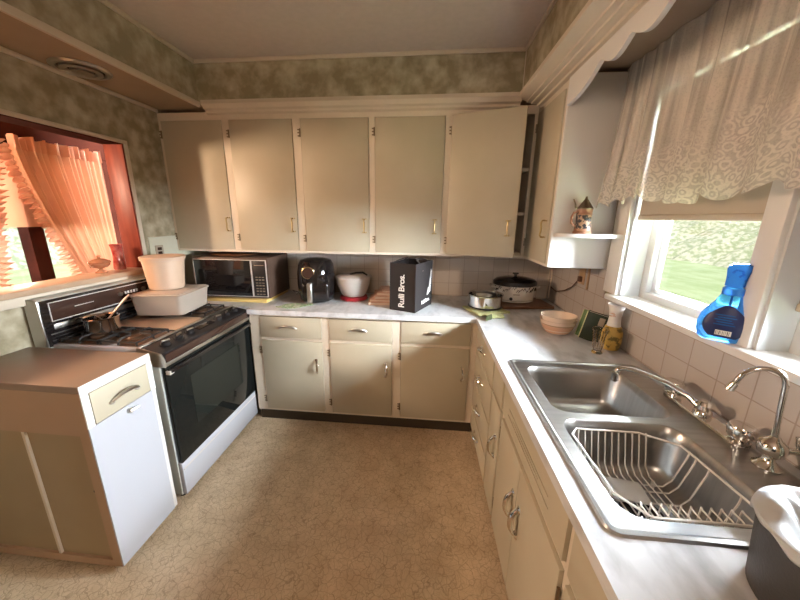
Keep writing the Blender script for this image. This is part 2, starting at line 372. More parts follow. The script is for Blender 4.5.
# pass-through lining and sill
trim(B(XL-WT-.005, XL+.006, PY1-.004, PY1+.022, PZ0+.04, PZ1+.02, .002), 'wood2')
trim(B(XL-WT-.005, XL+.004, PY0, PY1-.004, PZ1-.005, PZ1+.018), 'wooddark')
trim(B(XL-.002, XL+.012, PY0, PY1+.035, PZ1, PZ1+.022, .003), 'trim')        # casing strips round the opening
trim(B(XL-.002, XL+.012, PY1+.008, PY1+.035, PZ0+.04, PZ1, .003), 'trim')
trim(B(XL-WT-.02, XL+.045, PY0, PY1+.04, 1.172, 1.203, .006), 'sillwood')
trim(B(XL, XL+.03, PY0, PY1+.03, 1.125, 1.172, .004), 'trim')

# ------------------------------------------------------------------ kitchen windows
def window(idx, y0, y1, blind_label):
    wn = MB()
    # jamb lining
    x0, x1 = XR-.004, XR+WT+.02
    wn.box(x0, x1, y1-.012, y1+.002, WZ0, WZ1).box(x0, x1, y0-.002, y0+.012, WZ0, WZ1).box(x0, x1, y0, y1, WZ1-.012, WZ1+.002)
    o = struct(wn.build('window_%d' % idx, M['whitesemi'], smooth=False))
    f = MB(); xa, xb = XR+.085, XR+.112
    a, b = y0+.012, y1-.012
    f.box(xa, xb, a, a+.045, WZ0+.02, WZ1-.012, .004).box(xa, xb, b-.045, b, WZ0+.02, WZ1-.012, .004).box(xa, xb, a+.045, b-.045, WZ0+.02, WZ0+.075, .004).box(xa, xb, a+.045, b-.045, WZ1-.06, WZ1-.012, .004).box(xa, xb, a+.045, b-.045, 1.60, 1.64, .004)
    fr = f.build('sash', M['whitesemi'], o)
    g = MB(); g.box(xb, xb+.012, a+.02, a+.07, WZ0+.04, WZ1-.03, .003).box(xb, xb+.012, b-.075, b-.02, WZ0+.04, WZ1-.03, .003).box(xb, xb+.012, a+.06, b-.06, WZ0+.06, WZ0+.095, .003)
    g.build('storm_frame', M['whitesemi'], o)
    B(xa+.011, xa+.015, a+.04, b-.04, WZ0+.07, WZ1-.05).build('window_pane', M['pane'], fr, smooth=False)
    return o
window(1, *W1, ''); window(2, *W2, '')
trim(B(XR-.020, XR, W1[1], W1[1]+.125, 1.17, 2.20, .004), 'white')            # casing beside the window
trim(B(XR-.026, XR-.018, W1[1]-.004, W1[1]+.014, 1.17, 2.16, .003), 'white')
trim(B(XR-.022, XR, W1[0]-.063, W1[0]+.002, 1.17, 2.16, .004), 'white')        # post between the windows
trim(B(XR-.020, XR, W2[0]-.12, W2[0], 1.17, 2.20, .004), 'white')
trim(B(XR-.020, XR, W2[0], W1[1], WZ1, 2.20, .004), 'white')
trim(B(XR-.052, XR+.09, W2[0]-.14, W1[1]+.045, 1.142, 1.170, .006), 'white')  # sill board
# roller blinds
def blind(y0, y1, label, zb=1.556, q=0.0):
    t = thing('roller_blind', label, 'window blind', (XR+q+.012, (y0+y1)/2, zb))
    B(XR+q+.010, XR+q+.013, y0, y1, zb+.019, 2.095).build('shade_cloth', M['blind'], t)
    MB().box(XR+q+.004, XR+q+.018, y0, y1, zb, zb+.024, .004).build('hem_bar', M['blind'], t)
    MB().cyl((XR+q+.016, y0, 2.095), (XR+q+.016, y1, 2.095), .013).build('roller', M['white'], t)
blind(W1[0]-.0+.006, W1[1]-.022, 'tan roller blind pulled halfway down behind the lace, above the blue spray bottle')
blind(W2[0]+.02, W2[1]-.016, 'unseen tan roller blind in the second window, lowered to dim its daylight', 1.30, .058)  # out of view; drop set to cut daylight on the near counter

# lace valance curtain
random.seed(3)
LY0, LY1 = -.150, -2.02
ph = [random.uniform(0, 6) for _ in range(6)]
def fold(s):
    y = s*1.87
    return .016*math.sin(2*PI*y/.115+ph[0]+1.2*math.sin(2*PI*y/.41+ph[1]))+.010*math.sin(2*PI*y/.27+ph[2])
def lacef(s, t):
    sc_ = abs(math.sin(PI*s*1.87/.105+.6*math.sin(5*s)))
    zb = 1.655-.030*sc_-.012*math.sin(2*PI*s*1.87/.6+1)
    if s < .03: zb -= .02*(1-s/.03)
    z = 2.275+(zb-2.275)*t
    amp = .35+.75*t
    return (.575-.03*t*t+fold(s)*amp, LY0+(LY1-LY0)*s+.045*(1-t)*(-1 if s < .5 else 1)*max(0, 1-abs(s)*6), z)
lc = thing('lace_curtain', 'ivory lace valance curtain with scalloped floral hem over the sink windows', 'curtain', (.575, -1.0, 1.62))
MB().grid(lacef, 300, 40, lambda a, b: (a*1.87*1.15, 2.275-.65*b)).build('lace_panel', M['lace'], lc)
MB().cyl((.600, -.10, 2.262), (.600, -2.1, 2.262), .008).build('curtain_rod', M['white'], lc)

# ------------------------------------------------------------------ handles and hinges
def bow(mb, c, along, out, L, H, r=.0045, n=14, flare=1.9):
    """bow pull handle: arc from end to end standing out from the door"""
    c, al, ou = Vector(c), Vector(along).normalized(), Vector(out).normalized()
    pts, rr = [], []; r = r*1.25
    for i in range(n+1):
        a = -1+2*i/n
        pts.append(c+al*(L/2*a)+ou*(H*(1-abs(a)**2.6)+.002)); rr.append(r*(1+.5*(1-abs(a))))
    mb.tube(pts, rr, 8, flat=.8)
    for sg in (-1, 1):
        e = c+al*(sg*L/2); mb.cyl(e, e+ou*.004, r*flare, r*1.3, 12)
    return mb
def bracket(mb, c, H=.095, out=(0, -1, 0)):
    """brass D pull with square feet (upper doors), vertical"""
    c, ou = Vector(c), Vector(out)
    sd = Vector((0, 0, 1)).cross(ou)
    k = .026
    pts = [c+Vector((0, 0, H/2)), c+Vector((0, 0, H/2))+ou*k*.7, c+Vector((0, 0, H*.36))+ou*k, c+Vector((0, 0, H*.1))+ou*k*.86, c-Vector((0, 0, H*.1))+ou*k*.86, c-Vector((0, 0, H*.36))+ou*k, c-Vector((0, 0, H/2))+ou*k*.7, c-Vector((0, 0, H/2))]
    mb.tube(pts, .0052, 8)
    for sg in (1, -1):
        p = c+Vector((0, 0, sg*H/2))
        mb.tube([p-sd*.016+ou*.002, p+sd*.016+ou*.002], .0045, 8)
    return mb
def hinge(mb, p, out, side):
    p, ou, sd = Vector(p), Vector(out), Vector(side)
    mb.tube([p+Vector((0, 0, -.026))+ou*.004, p+Vector((0, 0, .026))+ou*.004], .005, 8)
    a = p-sd*.0; b = p+sd*.016
    for k in (-.02, .0, .02): mb.tube([a+Vector((0, 0, k))+ou*.002, b+Vector((0, 0, k))+ou*.002], .004, 6)
    return mb

# ------------------------------------------------------------------ upper cabinets, back wall
UZ0, UZ1 = 1.288, 2.262
uc = thing('wall_cabinet', 'long five-door cream cabinet hung on the back wall under the soffit', 'cabinet', (-1.0, .43, UZ0))
YU = .252
cb = MB()
cb.box(XL+.002, .317, YU+.02, YB-.008, UZ0+.012, UZ0+.03)   # bottom
cb.box(XL+.002, XL+.02, YU+.02, YB-.008, UZ0+.03, UZ1); cb.box(.30, .317, YU+.02, YB-.008, UZ0+.03, UZ1)
cb.box(XL+.002, .317, YU+.02, YB-.008, UZ1-.02, UZ1); cb.box(XL+.02, .30, YB-.02, YB-.008, UZ0+.03, UZ1-.02)
cb.box(-.26, .30, YU+.03, YB-.03, 1.58, 1.60); cb.box(-.26, .30, YU+.03, YB-.03, 1.87, 1.89); cb.box(-.27, -.252, YU+.02, YB-.02, UZ0+.03, UZ1-.02)
cb.build('carcass', M['frame'], uc, smooth=False)
ff = MB(); dx = [(-2.298, -1.838), (-1.787, -1.325), (-1.268, -.789), (-.748, -.272), (-.228, .232)]
ff.box(XL+.002, .317, YU, YU+.02, UZ0, UZ0+.018, .002).box(XL+.002, .317, YU, YU+.02, 2.212, UZ1)
edges = [XL+.002]+[v for d in dx for v in d][:-1]+[.296, .317]
for i in range(0, len(edges), 2): ff.box(edges[i], edges[i+1], YU, YU+.02, UZ0+.018, 2.212)
ff.build('face_frame', M['frame'], uc, smooth=False)
hx = [-1.868, -1.361, -.825, -.320, None]
for i, (a, b) in enumerate(dx):
    if i < 4:
        d = B(a+.002, b-.002, YU-.006, YU+.012, 1.306, 2.210, .003).build('door', M['door'], uc)
        bracket(MB(), (hx[i], YU-.006, 1.495)).build('door_handle', M['brass'], d)
        for z in (1.40, 2.12): hinge(MB(), (a-.002, YU-.004, z), (0, -1, 0), (-1, 0, 0)).build('hinge', M['bronze'], d)
    else:
        ang = math.radians(-20); mt = Matrix.Translation((a, YU-.006, 0)) @ Matrix.Rotation(ang, 4, 'Z')
        d = MB().box(0, .458, -.012, .006, 1.306, 2.210, .003, mtx=mt).build('door', M['door'], uc)
        d['label'] = 'cabinet door standing ajar'
        h = MB(); bracket(h, (.408, -.012, 1.495)); bmesh.ops.transform(h.bm, matrix=mt, verts=h.bm.verts); h.build('door_handle', M['brass'], d)
        for z in (1.40, 2.12): hinge(MB(), (a-.002, YU-.004, z), (0, -1, 0), (-1, 0, 0)).build('hinge', M['bronze'], d)

# upper cabinet, right wall with round shelf on its end
rc = thing('wall_cabinet', 'narrow single-door cabinet on the right wall beside the window, white end panel', 'cabinet', (.48, .02, UZ0))
XU, YE = .317, -.206
c = MB(); c.box(XU+.02, XR-.008, YE+.018, YU-.002, UZ0+.004, UZ0+.02).box(XU+.02, XR-.008, YE+.018, YU-.002, 2.232, 2.25)
c.box(XR-.02, XR-.008, YE+.018, YU-.002, UZ0+.02, 2.232)
c.box(XU, XU+.02, YE+.018, YE+.036, UZ0, 2.25, .002).box(XU, XU+.02, .232, YU-.002, UZ0, 2.25, .002).box(XU, XU+.02, YE+.036, .232, UZ0, UZ0+.016).box(XU, XU+.02, YE+.036, .232, 2.21, 2.25)
c.build('carcass', M['frame'], rc, smooth=False)
B(XU, XR-.008, YE, YE+.018, UZ0, 2.262, .002).build('end_panel', M['white'], rc)
d = B(XU-.008, XU+.010, -.168, .230, 1.306, 2.208, .003).build('door', M['door'], rc)
bracket(MB(), (XU-.008, -.118, 1.50), out=(-1, 0, 0)).build('door_handle', M['brass'], d)
for z in (1.40, 2.12): hinge(MB(), (XU-.006, .234, z), (-1, 0, 0), (0, 1, 0)).build('hinge', M['bronze'], d)
pl = [(XR-.008, YE), (XU+.012, YE)]
for i in range(13):
    a = PI/2*i/12; pl.append((XR-.008-(.312)*math.cos(a)**.8, YE-.012-.112*math.sin(a)))
sh = MB().prism(pl, 'z', 1.462, 1.482, .003).build('round_shelf', M['white'], rc)

# ------------------------------------------------------------------ base cabinets
bc = thing('base_cabinet', 'cream base cabinet along the back wall with three drawers over three doors', 'cabinet', (-.8, .3, 0))
f = MB(); bx = [(-1.555, -1.098), (-1.044, -.590), (-.530, -.050)]
f.box(-1.632, -.002, 0, .02, .098, .112).box(-1.632, -.002, 0, .02, .862, .8745)
for a_, b_ in bx: f.box(a_, b_, 0, .02, .680, .698)
e = [-1.632]+[v for d in bx for v in d]+[-.002]
for i in range(0, len(e), 2): f.box(e[i], e[i+1], 0, .02, .112, .862)
f.build('face_frame', M['frame'], bc, smooth=False)
MB().box(-1.632, -.002, .02, .58, .098, .115).box(-1.632, -1.615, .02, .58, .115, .87).box(-.02, -.002, .02, .58, .115, .87).box(-1.615, -.02, .565, .58, .115, .87).build('carcass', M['frame'], bc, smooth=False)
B(-1.632, -.002, .03, .05, 0.0, .098).build('toe_kick', M['toe'], bc)
for i, (a, b) in enumerate(bx):
    d = B(a+.002, b-.002, -.007, .012, .700, .860, .003).build('drawer', M['door'], bc)
    cx = (a+b)/2-.02
    bow(MB(), (cx, -.007, .779), (1, 0, .0), (0, -1, .85), .112, .022, .0058).build('drawer_handle', M['dullchrome'], d)
    d = B(a+.002, b-.002, -.007, .012, .114, .678, .003).build('door', M['door'], bc)
    bow(MB(), (b-.046, -.007, .487), (0, 0, 1), (.35, -1, 0), .098, .024, .0052).build('door_handle', M['chrome'], d)
    for z in (.20, .60): hinge(MB(), (a-.002, -.004, z), (0, -1, 0), (-1, 0, 0)).build('hinge', M['bronze'], d)

rb = thing('base_cabinet', 'long cream base cabinet under the sink with drawers, louvred panel and paired doors', 'cabinet', (.3, -1.2, 0))
f = MB()
YS = -2.6
f.box(0, .02, YS, .0, .086, .100).box(0, .02, YS, .0, .862, .8745)
cols = [(-.545, -.022), (-.752, -.565), (-1.418, -.776), (-2.05, -1.446)]
e = [YS]+sorted([v for q in cols for v in q])+[0.0]
for i in range(0, len(e), 2): f.box(0, .02, e[i], e[i+1], .100, .862)
for (a, b), zs in zip(cols, ([(.682, .694), (.470, .482), (.258, .270)], [(.692, .704)], [(.684, .710)], [(.684, .710)])):
    for z0, z1 in zs: f.box(0, .02, a, b, z0, z1)
f.build('face_frame', M['frame'], rb, smooth=False)
MB().box(.02, .60, YS, -.004, .086, .10).box(.02, .60, YS, YS+.018, .10, .87).box(.60, .612, YS, -.004, .10, .87).box(.02, .60, -.022, -.004, .10, .87).box(.02, .60, -.562, -.556, .1, .87).build('carcass', M['frame'], rb, smooth=False)
B(.05, .07, YS, -.004, 0, .086).build('toe_kick', M['toe'], rb)
for z0, z1 in ((.696, .860), (.484, .680), (.272, .468), (.102, .256)):
    d = B(-.012, .012, -.543, -.024, z0, z1, .003).build('drawer', M['door'], rb)
    bow(MB(), (-.012, -.255, (z0+z1)/2), (0, 1, 0), (-1, 0, .5), .098, .024, .0062).build('drawer_handle', M['chrome'], d)
d = B(-.012, .012, -.750, -.567, .706, .860, .003).build('drawer', M['door'], rb)
d = B(-.012, .012, -.750, -.567, .102, .690, .003).build('door', M['door'], rb)
bow(MB(), (-.012, -.700, .470), (0, 0, 1), (-1, 0, 0), .112, .024, .0065).build('door_handle', M['chrome'], d)
sp = MB()
ya, yb = -1.416, -.778
zc_ = [.712, .7545, .7595, .7705, .7755, .7865, .7915, .860]
for i in range(0, 8, 2): sp.box(-.011, .012, ya, yb, zc_[i], zc_[i+1])
for i in range(1, 7, 2): sp.box(-.011, .012, ya, (-1.31, -1.22, -1.30)[i//2], zc_[i], zc_[i+1]).box(-.011, .012, (-.86, -.93, -.87)[i//2], yb, zc_[i], zc_[i+1])
p = sp.build('louvred_panel', M['door'], rb, smooth=False)
B(-.006, .010, -1.312, -.858, .754, .792).build('slot_backing', M['toe'], p)
for (a, b, hy) in ((-1.066, -.778, -1.030), (-1.416, -1.069, -1.106)):
    d = B(-.012, .012, a, b, .102, .682, .003).build('door', M['door'], rb)
    bow(MB(), (-.012, hy, .470), (0, 0, 1), (-1, 0, 0), .115, .024, .0068).build('door_handle', M['chrome'], d)
    hy2 = b+.004 if hy > -1.06 else a-.004
    for z in (.2, .6): hinge(MB(), (-.004, hy2, z), (-1, 0, 0), (0, 1, 0)).build('hinge', M['bronze'], d)
B(-.012, .012, -2.048, -1.448, .712, .860, .003).build('drawer', M['door'], rb)
B(-.012, .012, -2.048, -1.448, .102, .682, .003).build('door', M['door'], rb)

# worktop: L shape with sink cut-out
SX0, SX1, SY0, SY1 = .022, .592, -1.510, -.655
ZT = .911
ct = MB(); z0 = ZT-.036
cx0, cx1, cy0, cy1 = SX0+.02, SX1-.02, SY0+.02, SY1-.02
poly = [(XL+.010, .036), (-1.634, .036), (-1.634, -.025), (-.025, -.025), (-.025, cy1), (XR-.009, cy1), (XR-.009, YB-.009), (XL+.010, YB-.009)]
ct.prism(poly, 'z', z0, ZT)
ct.box(-.025, cx0, cy0, cy1, z0, ZT).box(cx1, XR-.009, cy0, cy1, z0, ZT).box(-.025, XR-.009, YS, cy0, z0, ZT)
bmesh.ops.remove_doubles(ct.bm, verts=ct.bm.verts, dist=1e-5)
o = ct.build('countertop', M['counter'], smooth=False)
tag(o, 'white marbled L-shaped countertop running along the back wall and under the window', 'countertop')

# ------------------------------------------------------------------ sink
def rrect(x0, x1, y0, y1, r, k=6):
    pts = []
    for cx, cy, a0 in ((x1-r, y1-r, 0), (x0+r, y1-r, 90), (x0+r, y0+r, 180), (x1-r, y0+r, 270)):
        for i in range(k+1):
            a = math.radians(a0+90*i/k); pts.append((cx+r*math.cos(a), cy+r*math.sin(a)))
    return pts
sk = thing('kitchen_sink', 'double-bowl stainless steel sink set into the marbled countertop', 'sink', (.3, -1.08, ZT))
b1 = (.082, .478, -1.065, -.715); b2 = (.078, .440, -1.463, -1.100)
bm = MB(); t = bm.bm
def ring(pts, z): return [t.verts.new((x, y, z)) for x, y in pts]
def bridge(a, b):
    n = len(a)
    for i in range(n): t.faces.new((a[i], a[(i+1) % n], b[(i+1) % n], b[i]))
o0 = ring(rrect(SX0, SX1, SY0, SY1, .03), ZT+.0005)
o1 = ring(rrect(SX0+.003, SX1-.003, SY0+.003, SY1-.003, .028), ZT+.007)
o2 = ring(rrect(SX0+.012, SX1-.012, SY0+.012, SY1-.012, .022), ZT+.008)
o3 = ring(rrect(SX0+.020, SX1-.020, SY0+.020, SY1-.020, .018), ZT+.003)
bridge(o0, o1); bridge(o1, o2); bridge(o2, o3)
h1 = ring(rrect(*b1, .055), ZT+.003); h2 = ring(rrect(*b2, .055), ZT+.003)
ed = []
for L in (o3, h1, h2):
    for i in range(len(L)):
        ee = t.edges.get((L[i], L[(i+1) % len(L)])) or t.edges.new((L[i], L[(i+1) % len(L)])); ed.append(ee)
bmesh.ops.triangle_fill(t, use_beauty=True, edges=ed)
bmesh.ops.recalc_face_normals(t, faces=t.faces)
bm.build('sink_deck', M['steel'], sk, ang=25)
for bb, dep in ((b1, .165), (b2, .165)):
    bm = MB(); t = bm.bm
    x0, x1, y0, y1 = bb; rs = []
    for ins, z, r in ((0, ZT+.003, .055), (.004, ZT-.002, .055), (.010, ZT-.03, .055), (.020, ZT-dep+.035, .06), (.030, ZT-dep+.012, .06), (.055, ZT-dep, .05), (.12, ZT-dep-.004, .03)):
        rs.append(ring(rrect(x0+ins, x1-ins, y0+ins, y1-ins, r), z))
    for a, b in zip(rs, rs[1:]): bridge(a, b)
    t.faces.new(rs[-1]); bmesh.ops.recalc_face_normals(t, faces=t.faces); bmesh.ops.reverse_faces(t, faces=t.faces)
    o = bm.build('basin', M['steel'], sk, ang=60)
    cx, cy = (x0+x1)/2, (y0+y1)/2
    MB().lathe([(.055, ZT-dep-.002), (.055, ZT-dep+.001), (.046, ZT-dep+.002), (.038, ZT-dep-.003), (.012, ZT-dep-.003), (.010, ZT-dep+.010), (0, ZT-dep+.011)], (cx, cy, 0), 28).build('drain', M['drain'] if bb is b2 else M['dullchrome'], o)
# faucet
fa = thing('sink_faucet', 'low chrome two-handle faucet with long swing spout behind the double sink', 'faucet', (.545, -1.03, ZT+.005))
zf = ZT+.004
MB().prism([(x+.556, y-1.048) for x, y in rrect(-.028, .028, -.155, .150, .027)], 'z', zf, zf+.014, .004).build('base_plate', M['chrome'], fa)
for y in (-.918, -1.178):
    hd = MB().lathe([(.027, 0), (.027, .006), (.020, .009), (.019, .013), (.030, .016), (.033, .042), (.029, .050), (0, .051)], (.556, y, zf+.014), 12).build('tap_handle', M['chrome'], fa)
    MB().tube([(.556, y, zf+.050), (.542, y-.042, zf+.052)], [.012, .008], 8).build('handle_lever', M['chrome'], hd)
MB().lathe([(.026, 0), (.024, .014), (.018, .020), (.017, .034), (.021, .036), (.014, .048), (0, .050)], (.556, -1.050, zf+.014), 20).build('spout_hub', M['chrome'], fa)
sp = [(.553, -1.045, zf+.034), (.543, -1.005, zf+.052), (.515, -.945, zf+.064), (.478, -.89, zf+.068), (.442, -.85, zf+.068), (.420, -.831, zf+.064), (.409, -.823, zf+.052), (.406, -.821, zf+.040)]
s_ = MB().tube(sp, [.013, .011, .0105, .010, .010, .010, .010, .010], 12).build('spout', M['chrome'], fa)
MB().lathe([(.012, 0), (.014, .004), (.014, .022), (.016, .026), (.016, .036), (.011, .040)], (.406, -.821, zf+.004), 18).build('aerator', M['chrome'], s_)
# filter tap
ft = thing('filter_tap', 'tall chrome gooseneck tap at the near end of the sink deck', 'faucet', (.553, -1.262, ZT+.005))
MB().lathe([(.030, 0), (.030, .004), (.022, .010), (.013, .022), (.012, .030), (.026, .042), (.030, .058), (.026, .074), (.014, .084), (.009, .092), (0, .093)], (.553, -1.262, zf), 28).build('tap_body', M['chrome'], ft)
MB().tube([(.57, -1.268, zf+.058), (.60, -1.278, zf+.062), (.602, -1.276, zf+.075), (.598, -1.27, zf+.10)], [.012, .010, .010, .007], 10, flat=.7).build('lever', M['chrome'], ft)
gp = [(.551, -1.262, zf+.088), (.545, -1.26, zf+.16), (.540, -1.258, zf+.235)]
for i in range(1, 12):
    a = PI*i/12*1.0
    u = (1-math.cos(a))/2
    gp.append((.538-.072*u, -1.257+.040*u, zf+.240+.042*math.sin(a)-.02*u))
gp += [(.463, -1.215, zf+.212)]
g_ = MB().tube(gp, .0065, 12).build('gooseneck', M['chrome'], ft)
MB().cyl((.464, -1.2155, zf+.216), (.458, -1.212, zf+.196), .009, .011, 16).build('tap_nozzle', M['chrome'], g_)

# dish rack
dr = thing('dish_rack', 'white coated wire dish rack sitting inside the near sink bowl', 'dish rack', (.26, -1.28, .76))
rx0, rx1, ry0, ry1, zr, zb_ = .105, .405, -1.440, -1.128, .897, .772
rim = [(rx0+.02, ry1, zr), (rx1-.09, ry1, zr), (rx1, ry1-.05, zr), (rx1+.012, ry0+.05, zr), (rx1-.03, ry0, zr), (rx0+.05, ry0, zr), (rx0, ry0+.06, zr), (rx0-.004, ry1-.03, zr)]
MB().tube(rim, .0032, 8, closed=True).build('rack_rim', M['wire'], dr)
wr = MB(); ins = .022
for i in range(11):
    x = rx0+.028+i*.0205
    wr.tube([(x, ry1, zr), (x, ry1-.006, zr-.02), (x+.004, ry1-ins, zb_+.02), (x+.006, ry1-ins-.02, zb_), (x+.006, ry0+ins+.02, zb_), (x+.004, ry0+ins, zb_+.02), (x, ry0+.006, zr-.02), (x, ry0, zr)], .0021, 6)
for j, y in enumerate((ry1-.075, ry1-.10, -1.27, -1.36)):
    wr.tube([(rx0, y, zr), (rx0+.004, y, zr-.02), (rx0+ins, y, zb_+.02), (rx0+ins+.02, y, zb_-.003), (rx1-ins-.02, y, zb_-.003), (rx1-ins, y, zb_+.02), (rx1+.004, y, zr-.02), (rx1+.006, y, zr)], .0024, 6)
wr.build('wire_basket', M['wire'], dr)
dv = MB()
for i in range(11):
    x = rx0+.045+i*.0225
    dv.tube([(x, ry0+.006, zr-.002), (x, ry0+.012, zr+.0), (x-.002, ry0+.030, zr+.002), (x+.010, ry0+.046, zr-.006), (x+.020, ry0+.056, zr-.022), (x+.020, ry0+.060, zb_+.002)], .0021, 6)
dv.build('plate_dividers', M['wire'], dr)
for px, py in ((rx0+.05, ry0+.06), (rx0+.05, ry1-.06), (rx1-.06, ry0+.06), (rx1-.06, ry1-.06)):
    MB().cyl((px, py, ZT-.165+.002), (px, py, zb_), .006, .005, 10).build('foot', M['wire'], dr)
o = MB().box(-.055, .055, -.04, .04, 0, .006, .002).build('sink_mat', M['mat'], local=True); o.matrix_world = Matrix.Translation((.225, -1.245, .7815)) @ Matrix.Rotation(-.15, 4, 'Z')
tag(o, 'small white rectangular pad lying in the wire dish rack', 'pad')

# ------------------------------------------------------------------ stove
st = thing('gas_stove', 'white gas stove with black glass oven door and brown control strip', 'stove', (-1.98, -.37, 0))
sy0, sy1 = -.752, .022
MB().box(-2.27, -1.678, sy0, sy1, .045, .885, .004).build('stove_body', M['enamel'], st)
B(-2.30, -1.676, sy0-.004, sy0+.004, .05, .895, .002).build('side_panel', M['greyside'], st)
# cooktop pan
k = MB(); k.box(-2.262, -1.772, sy0-.002, sy1+.002, .885, .916, .005)
k.build('cooktop', M['enamel'], st)
B(-2.245, -1.785, -.500, -.260, .9165, .921, .002).build('griddle_cover', M['tanside'], st)
for y in (-.503, -.257): B(-2.245, -1.785, y-.004, y+.004, .916, .9225, .001).build('cooktop_seam', M['iron'], st)
for ya_, yb_2 in ((-.735, -.515), (-.245, .005)):
    B(-2.24, -1.80, ya_, yb_2, .9165, .9185).build('burner_well', M['burner'], st)
for bx_, by_ in ((-1.905, -.625), (-2.12, -.625), (-1.905, -.120), (-2.12, -.120)):
    g = MB()
    zg = .942
    h = .100; hx = .100
    g.tube([(bx_-hx, by_-h, zg-.006), (bx_+hx, by_-h, zg-.006), (bx_+hx, by_+h, zg-.006), (bx_-hx, by_+h, zg-.006)], .0045, 6, closed=True)
    for a in (0, 90, 180, 270):
        ca, sa = math.cos(math.radians(a)), math.sin(math.radians(a))
        g.tube([(bx_+ca*.030, by_+sa*.030, zg+.004), (bx_+ca*.085, by_+sa*.085, zg+.004), (bx_+ca*.100, by_+sa*.100, zg-.006), (bx_+ca*.102, by_+sa*.102, .919)], .005, 6)
    for sx_, sy_ in ((-1, -1), (1, -1), (1, 1), (-1, 1)):
        g.tube([(bx_+sx_*hx, by_+sy_*h, zg-.006), (bx_+sx_*hx, by_+sy_*h, .918)], .0045, 6)
    g.build('burner_grate', M['iron'], st)
    MB().lathe([(.070, .919), (.060, .923), (.040, .920), (.036, .930), (.030, .934), (0, .935)], (bx_, by_, 0), 24).build('burner', M['burner'], st)
# sloped control strip
cp = MB().prism([(-1.772, .885), (-1.772, .917), (-1.764, .918), (-1.652, .893), (-1.640, .862), (-1.640, .845), (-1.676, .845)], 'y', sy0, sy1, .002).build('control_strip', M['black'], st)
B(-1.642, -1.637, sy0+.004, sy1-.004, .847, .888, .002).build('strip_front', M['brown'], st)
B(-1.774, -1.764, sy0-.002, sy1+.002, .912, .924, .002).build('front_trim', M['dullchrome'], st)
B(-1.677, -1.636, sy0-.002, sy1+.002, .826, .846, .003).build('door_trim', M['dullchrome'], st)
MB().prism([(-1.776, .845), (-1.776, .926), (-1.764, .924), (-1.648, .897), (-1.634, .862), (-1.634, .826), (-1.676, .826)], 'y', sy0-.012, sy0-.003, .002).build('strip_end_cap', M['dullchrome'], st)
nrm = Vector((.218, 0, .976)).normalized()
for y in (-.665, -.575, -.490, -.235, -.150, -.055):
    c = Vector((-1.705, y, .9062))
    q = Vector((0, 0, 1)).rotation_difference(nrm).to_matrix().to_4x4()
    kb = MB().lathe([(.030, 0), (.030, .003), (.022, .004), (.020, .020), (.017, .022), (0, .022)], c, 24, mtx=q).build('control_knob', M['black'], st)
    MB().box(-.004, .004, -.020, .020, .018, .030, .002, mtx=Matrix.Translation(c) @ q @ Matrix.Rotation(random.uniform(-.3, .3), 4, 'Z')).build('knob_grip', M['dullchrome'], kb)
MB().box(-.018, .018, -.07, .07, 0, .004, .001, mtx=Matrix.Translation((-1.708, -.36, .9065)) @ q).build('strip_insert', M['gloss'], st)
# oven door
od = B(-1.678, -1.650, sy0+.006, sy1-.004, .250, .822, .006).build('oven_door', M['oven'], st)
B(-1.651, -1.6485, -.60, -.13, .40, .70).build('oven_window', M['ovenwin'], od)
hd = MB(); hd.box(-1.650, -1.622, sy0+.01, sy1-.026, .786, .808, .006); hd.build('oven_handle', M['gloss'], od)
B(-1.651, -1.6275, sy0+.002, sy0+.03, .780, .800, .002).build('handle_tip', M['lines'], od)
B(-1.680, -1.654, sy0+.004, sy1-.004, .050, .246, .004).build('oven_drawer', M['enamel'], st)
B(-1.656, -1.652, sy0+.010, sy1-.010, .205, .215, .001).build('drawer_groove', M['lines'], st)
for y in (sy0+.05, sy1-.04):
    for x in (-1.72, -2.2): MB().cyl((x, y, 0), (x, y, .05), .016, .016, 12).build('levelling_foot', M['black'], st)
# backguard
bgx0, bgx1 = XL+.012, -2.240
bg = MB().prism([(bgx0, .900), (bgx0, 1.155), (bgx1-.020, 1.155), (bgx1, 1.145), (bgx1+.004, .900)], 'y', sy0-.028, sy1, .002).build('backguard', M['greyside'], st)
B(bgx1-.002, bgx1+.004, sy0-.02, sy1-.012, .905, 1.143, .002).build('backguard_panel', M['gloss'], bg)
B(bgx1+.002, bgx1+.006, sy0+.02, sy1-.02, 1.035, 1.125, .001).build('clock_panel', M['brown'], bg)
fr = MB()
for z in (1.032, 1.127): fr.box(bgx1+.004, bgx1+.0075, sy0+.017, sy1-.018, z-.002, z+.002)
for y in (sy0+.018, sy1-.02): fr.box(bgx1+.004, bgx1+.0075, y-.002, y+.002, 1.030, 1.129)
fr.build('panel_border', M['lines'], bg)
B(bgx1+.002, bgx1+.008, sy0+.02, sy1-.02, .988, 1.016, .002).build('backguard_band', M['dullchrome'], bg)
B(bgx1+.002, bgx1+.007, sy0+.0, sy1-.02, .966, .971).build('backguard_line', M['dullchrome'], bg)
for z in (.935, .950): B(bgx1+.002, bgx1+.006, sy0+.0, sy1-.02, z-.002, z+.001).build('vent_line', M['iron'], bg)
B(bgx1-.002, bgx1+.008, sy0-.029, sy0-.022, .900, 1.148, .002).build('backguard_edge', M['dullchrome'], bg)
for y, r in ((-.36, .013), (-.20, .013), (-.15, .008), (-.115, .008)):
    MB().cyl((bgx1+.005, y, 1.085), (bgx1+.016, y, 1.085), r, r*.85, 18).build('clock_knob', M['dullchrome'], bg)
clk = MB()
for y in (-.325, -.305, -.285, -.265, -.245): clk.box(bgx1+.0055, bgx1+.0075, y-.006, y+.006, 1.077, 1.094)
clk.box(bgx1+.0055, bgx1+.0075, -.62, -.52, 1.080, 1.083).box(bgx1+.0055, bgx1+.0075, -.06, -.03, 1.045, 1.049)
clk.build('panel_marks', M['lines'], bg)

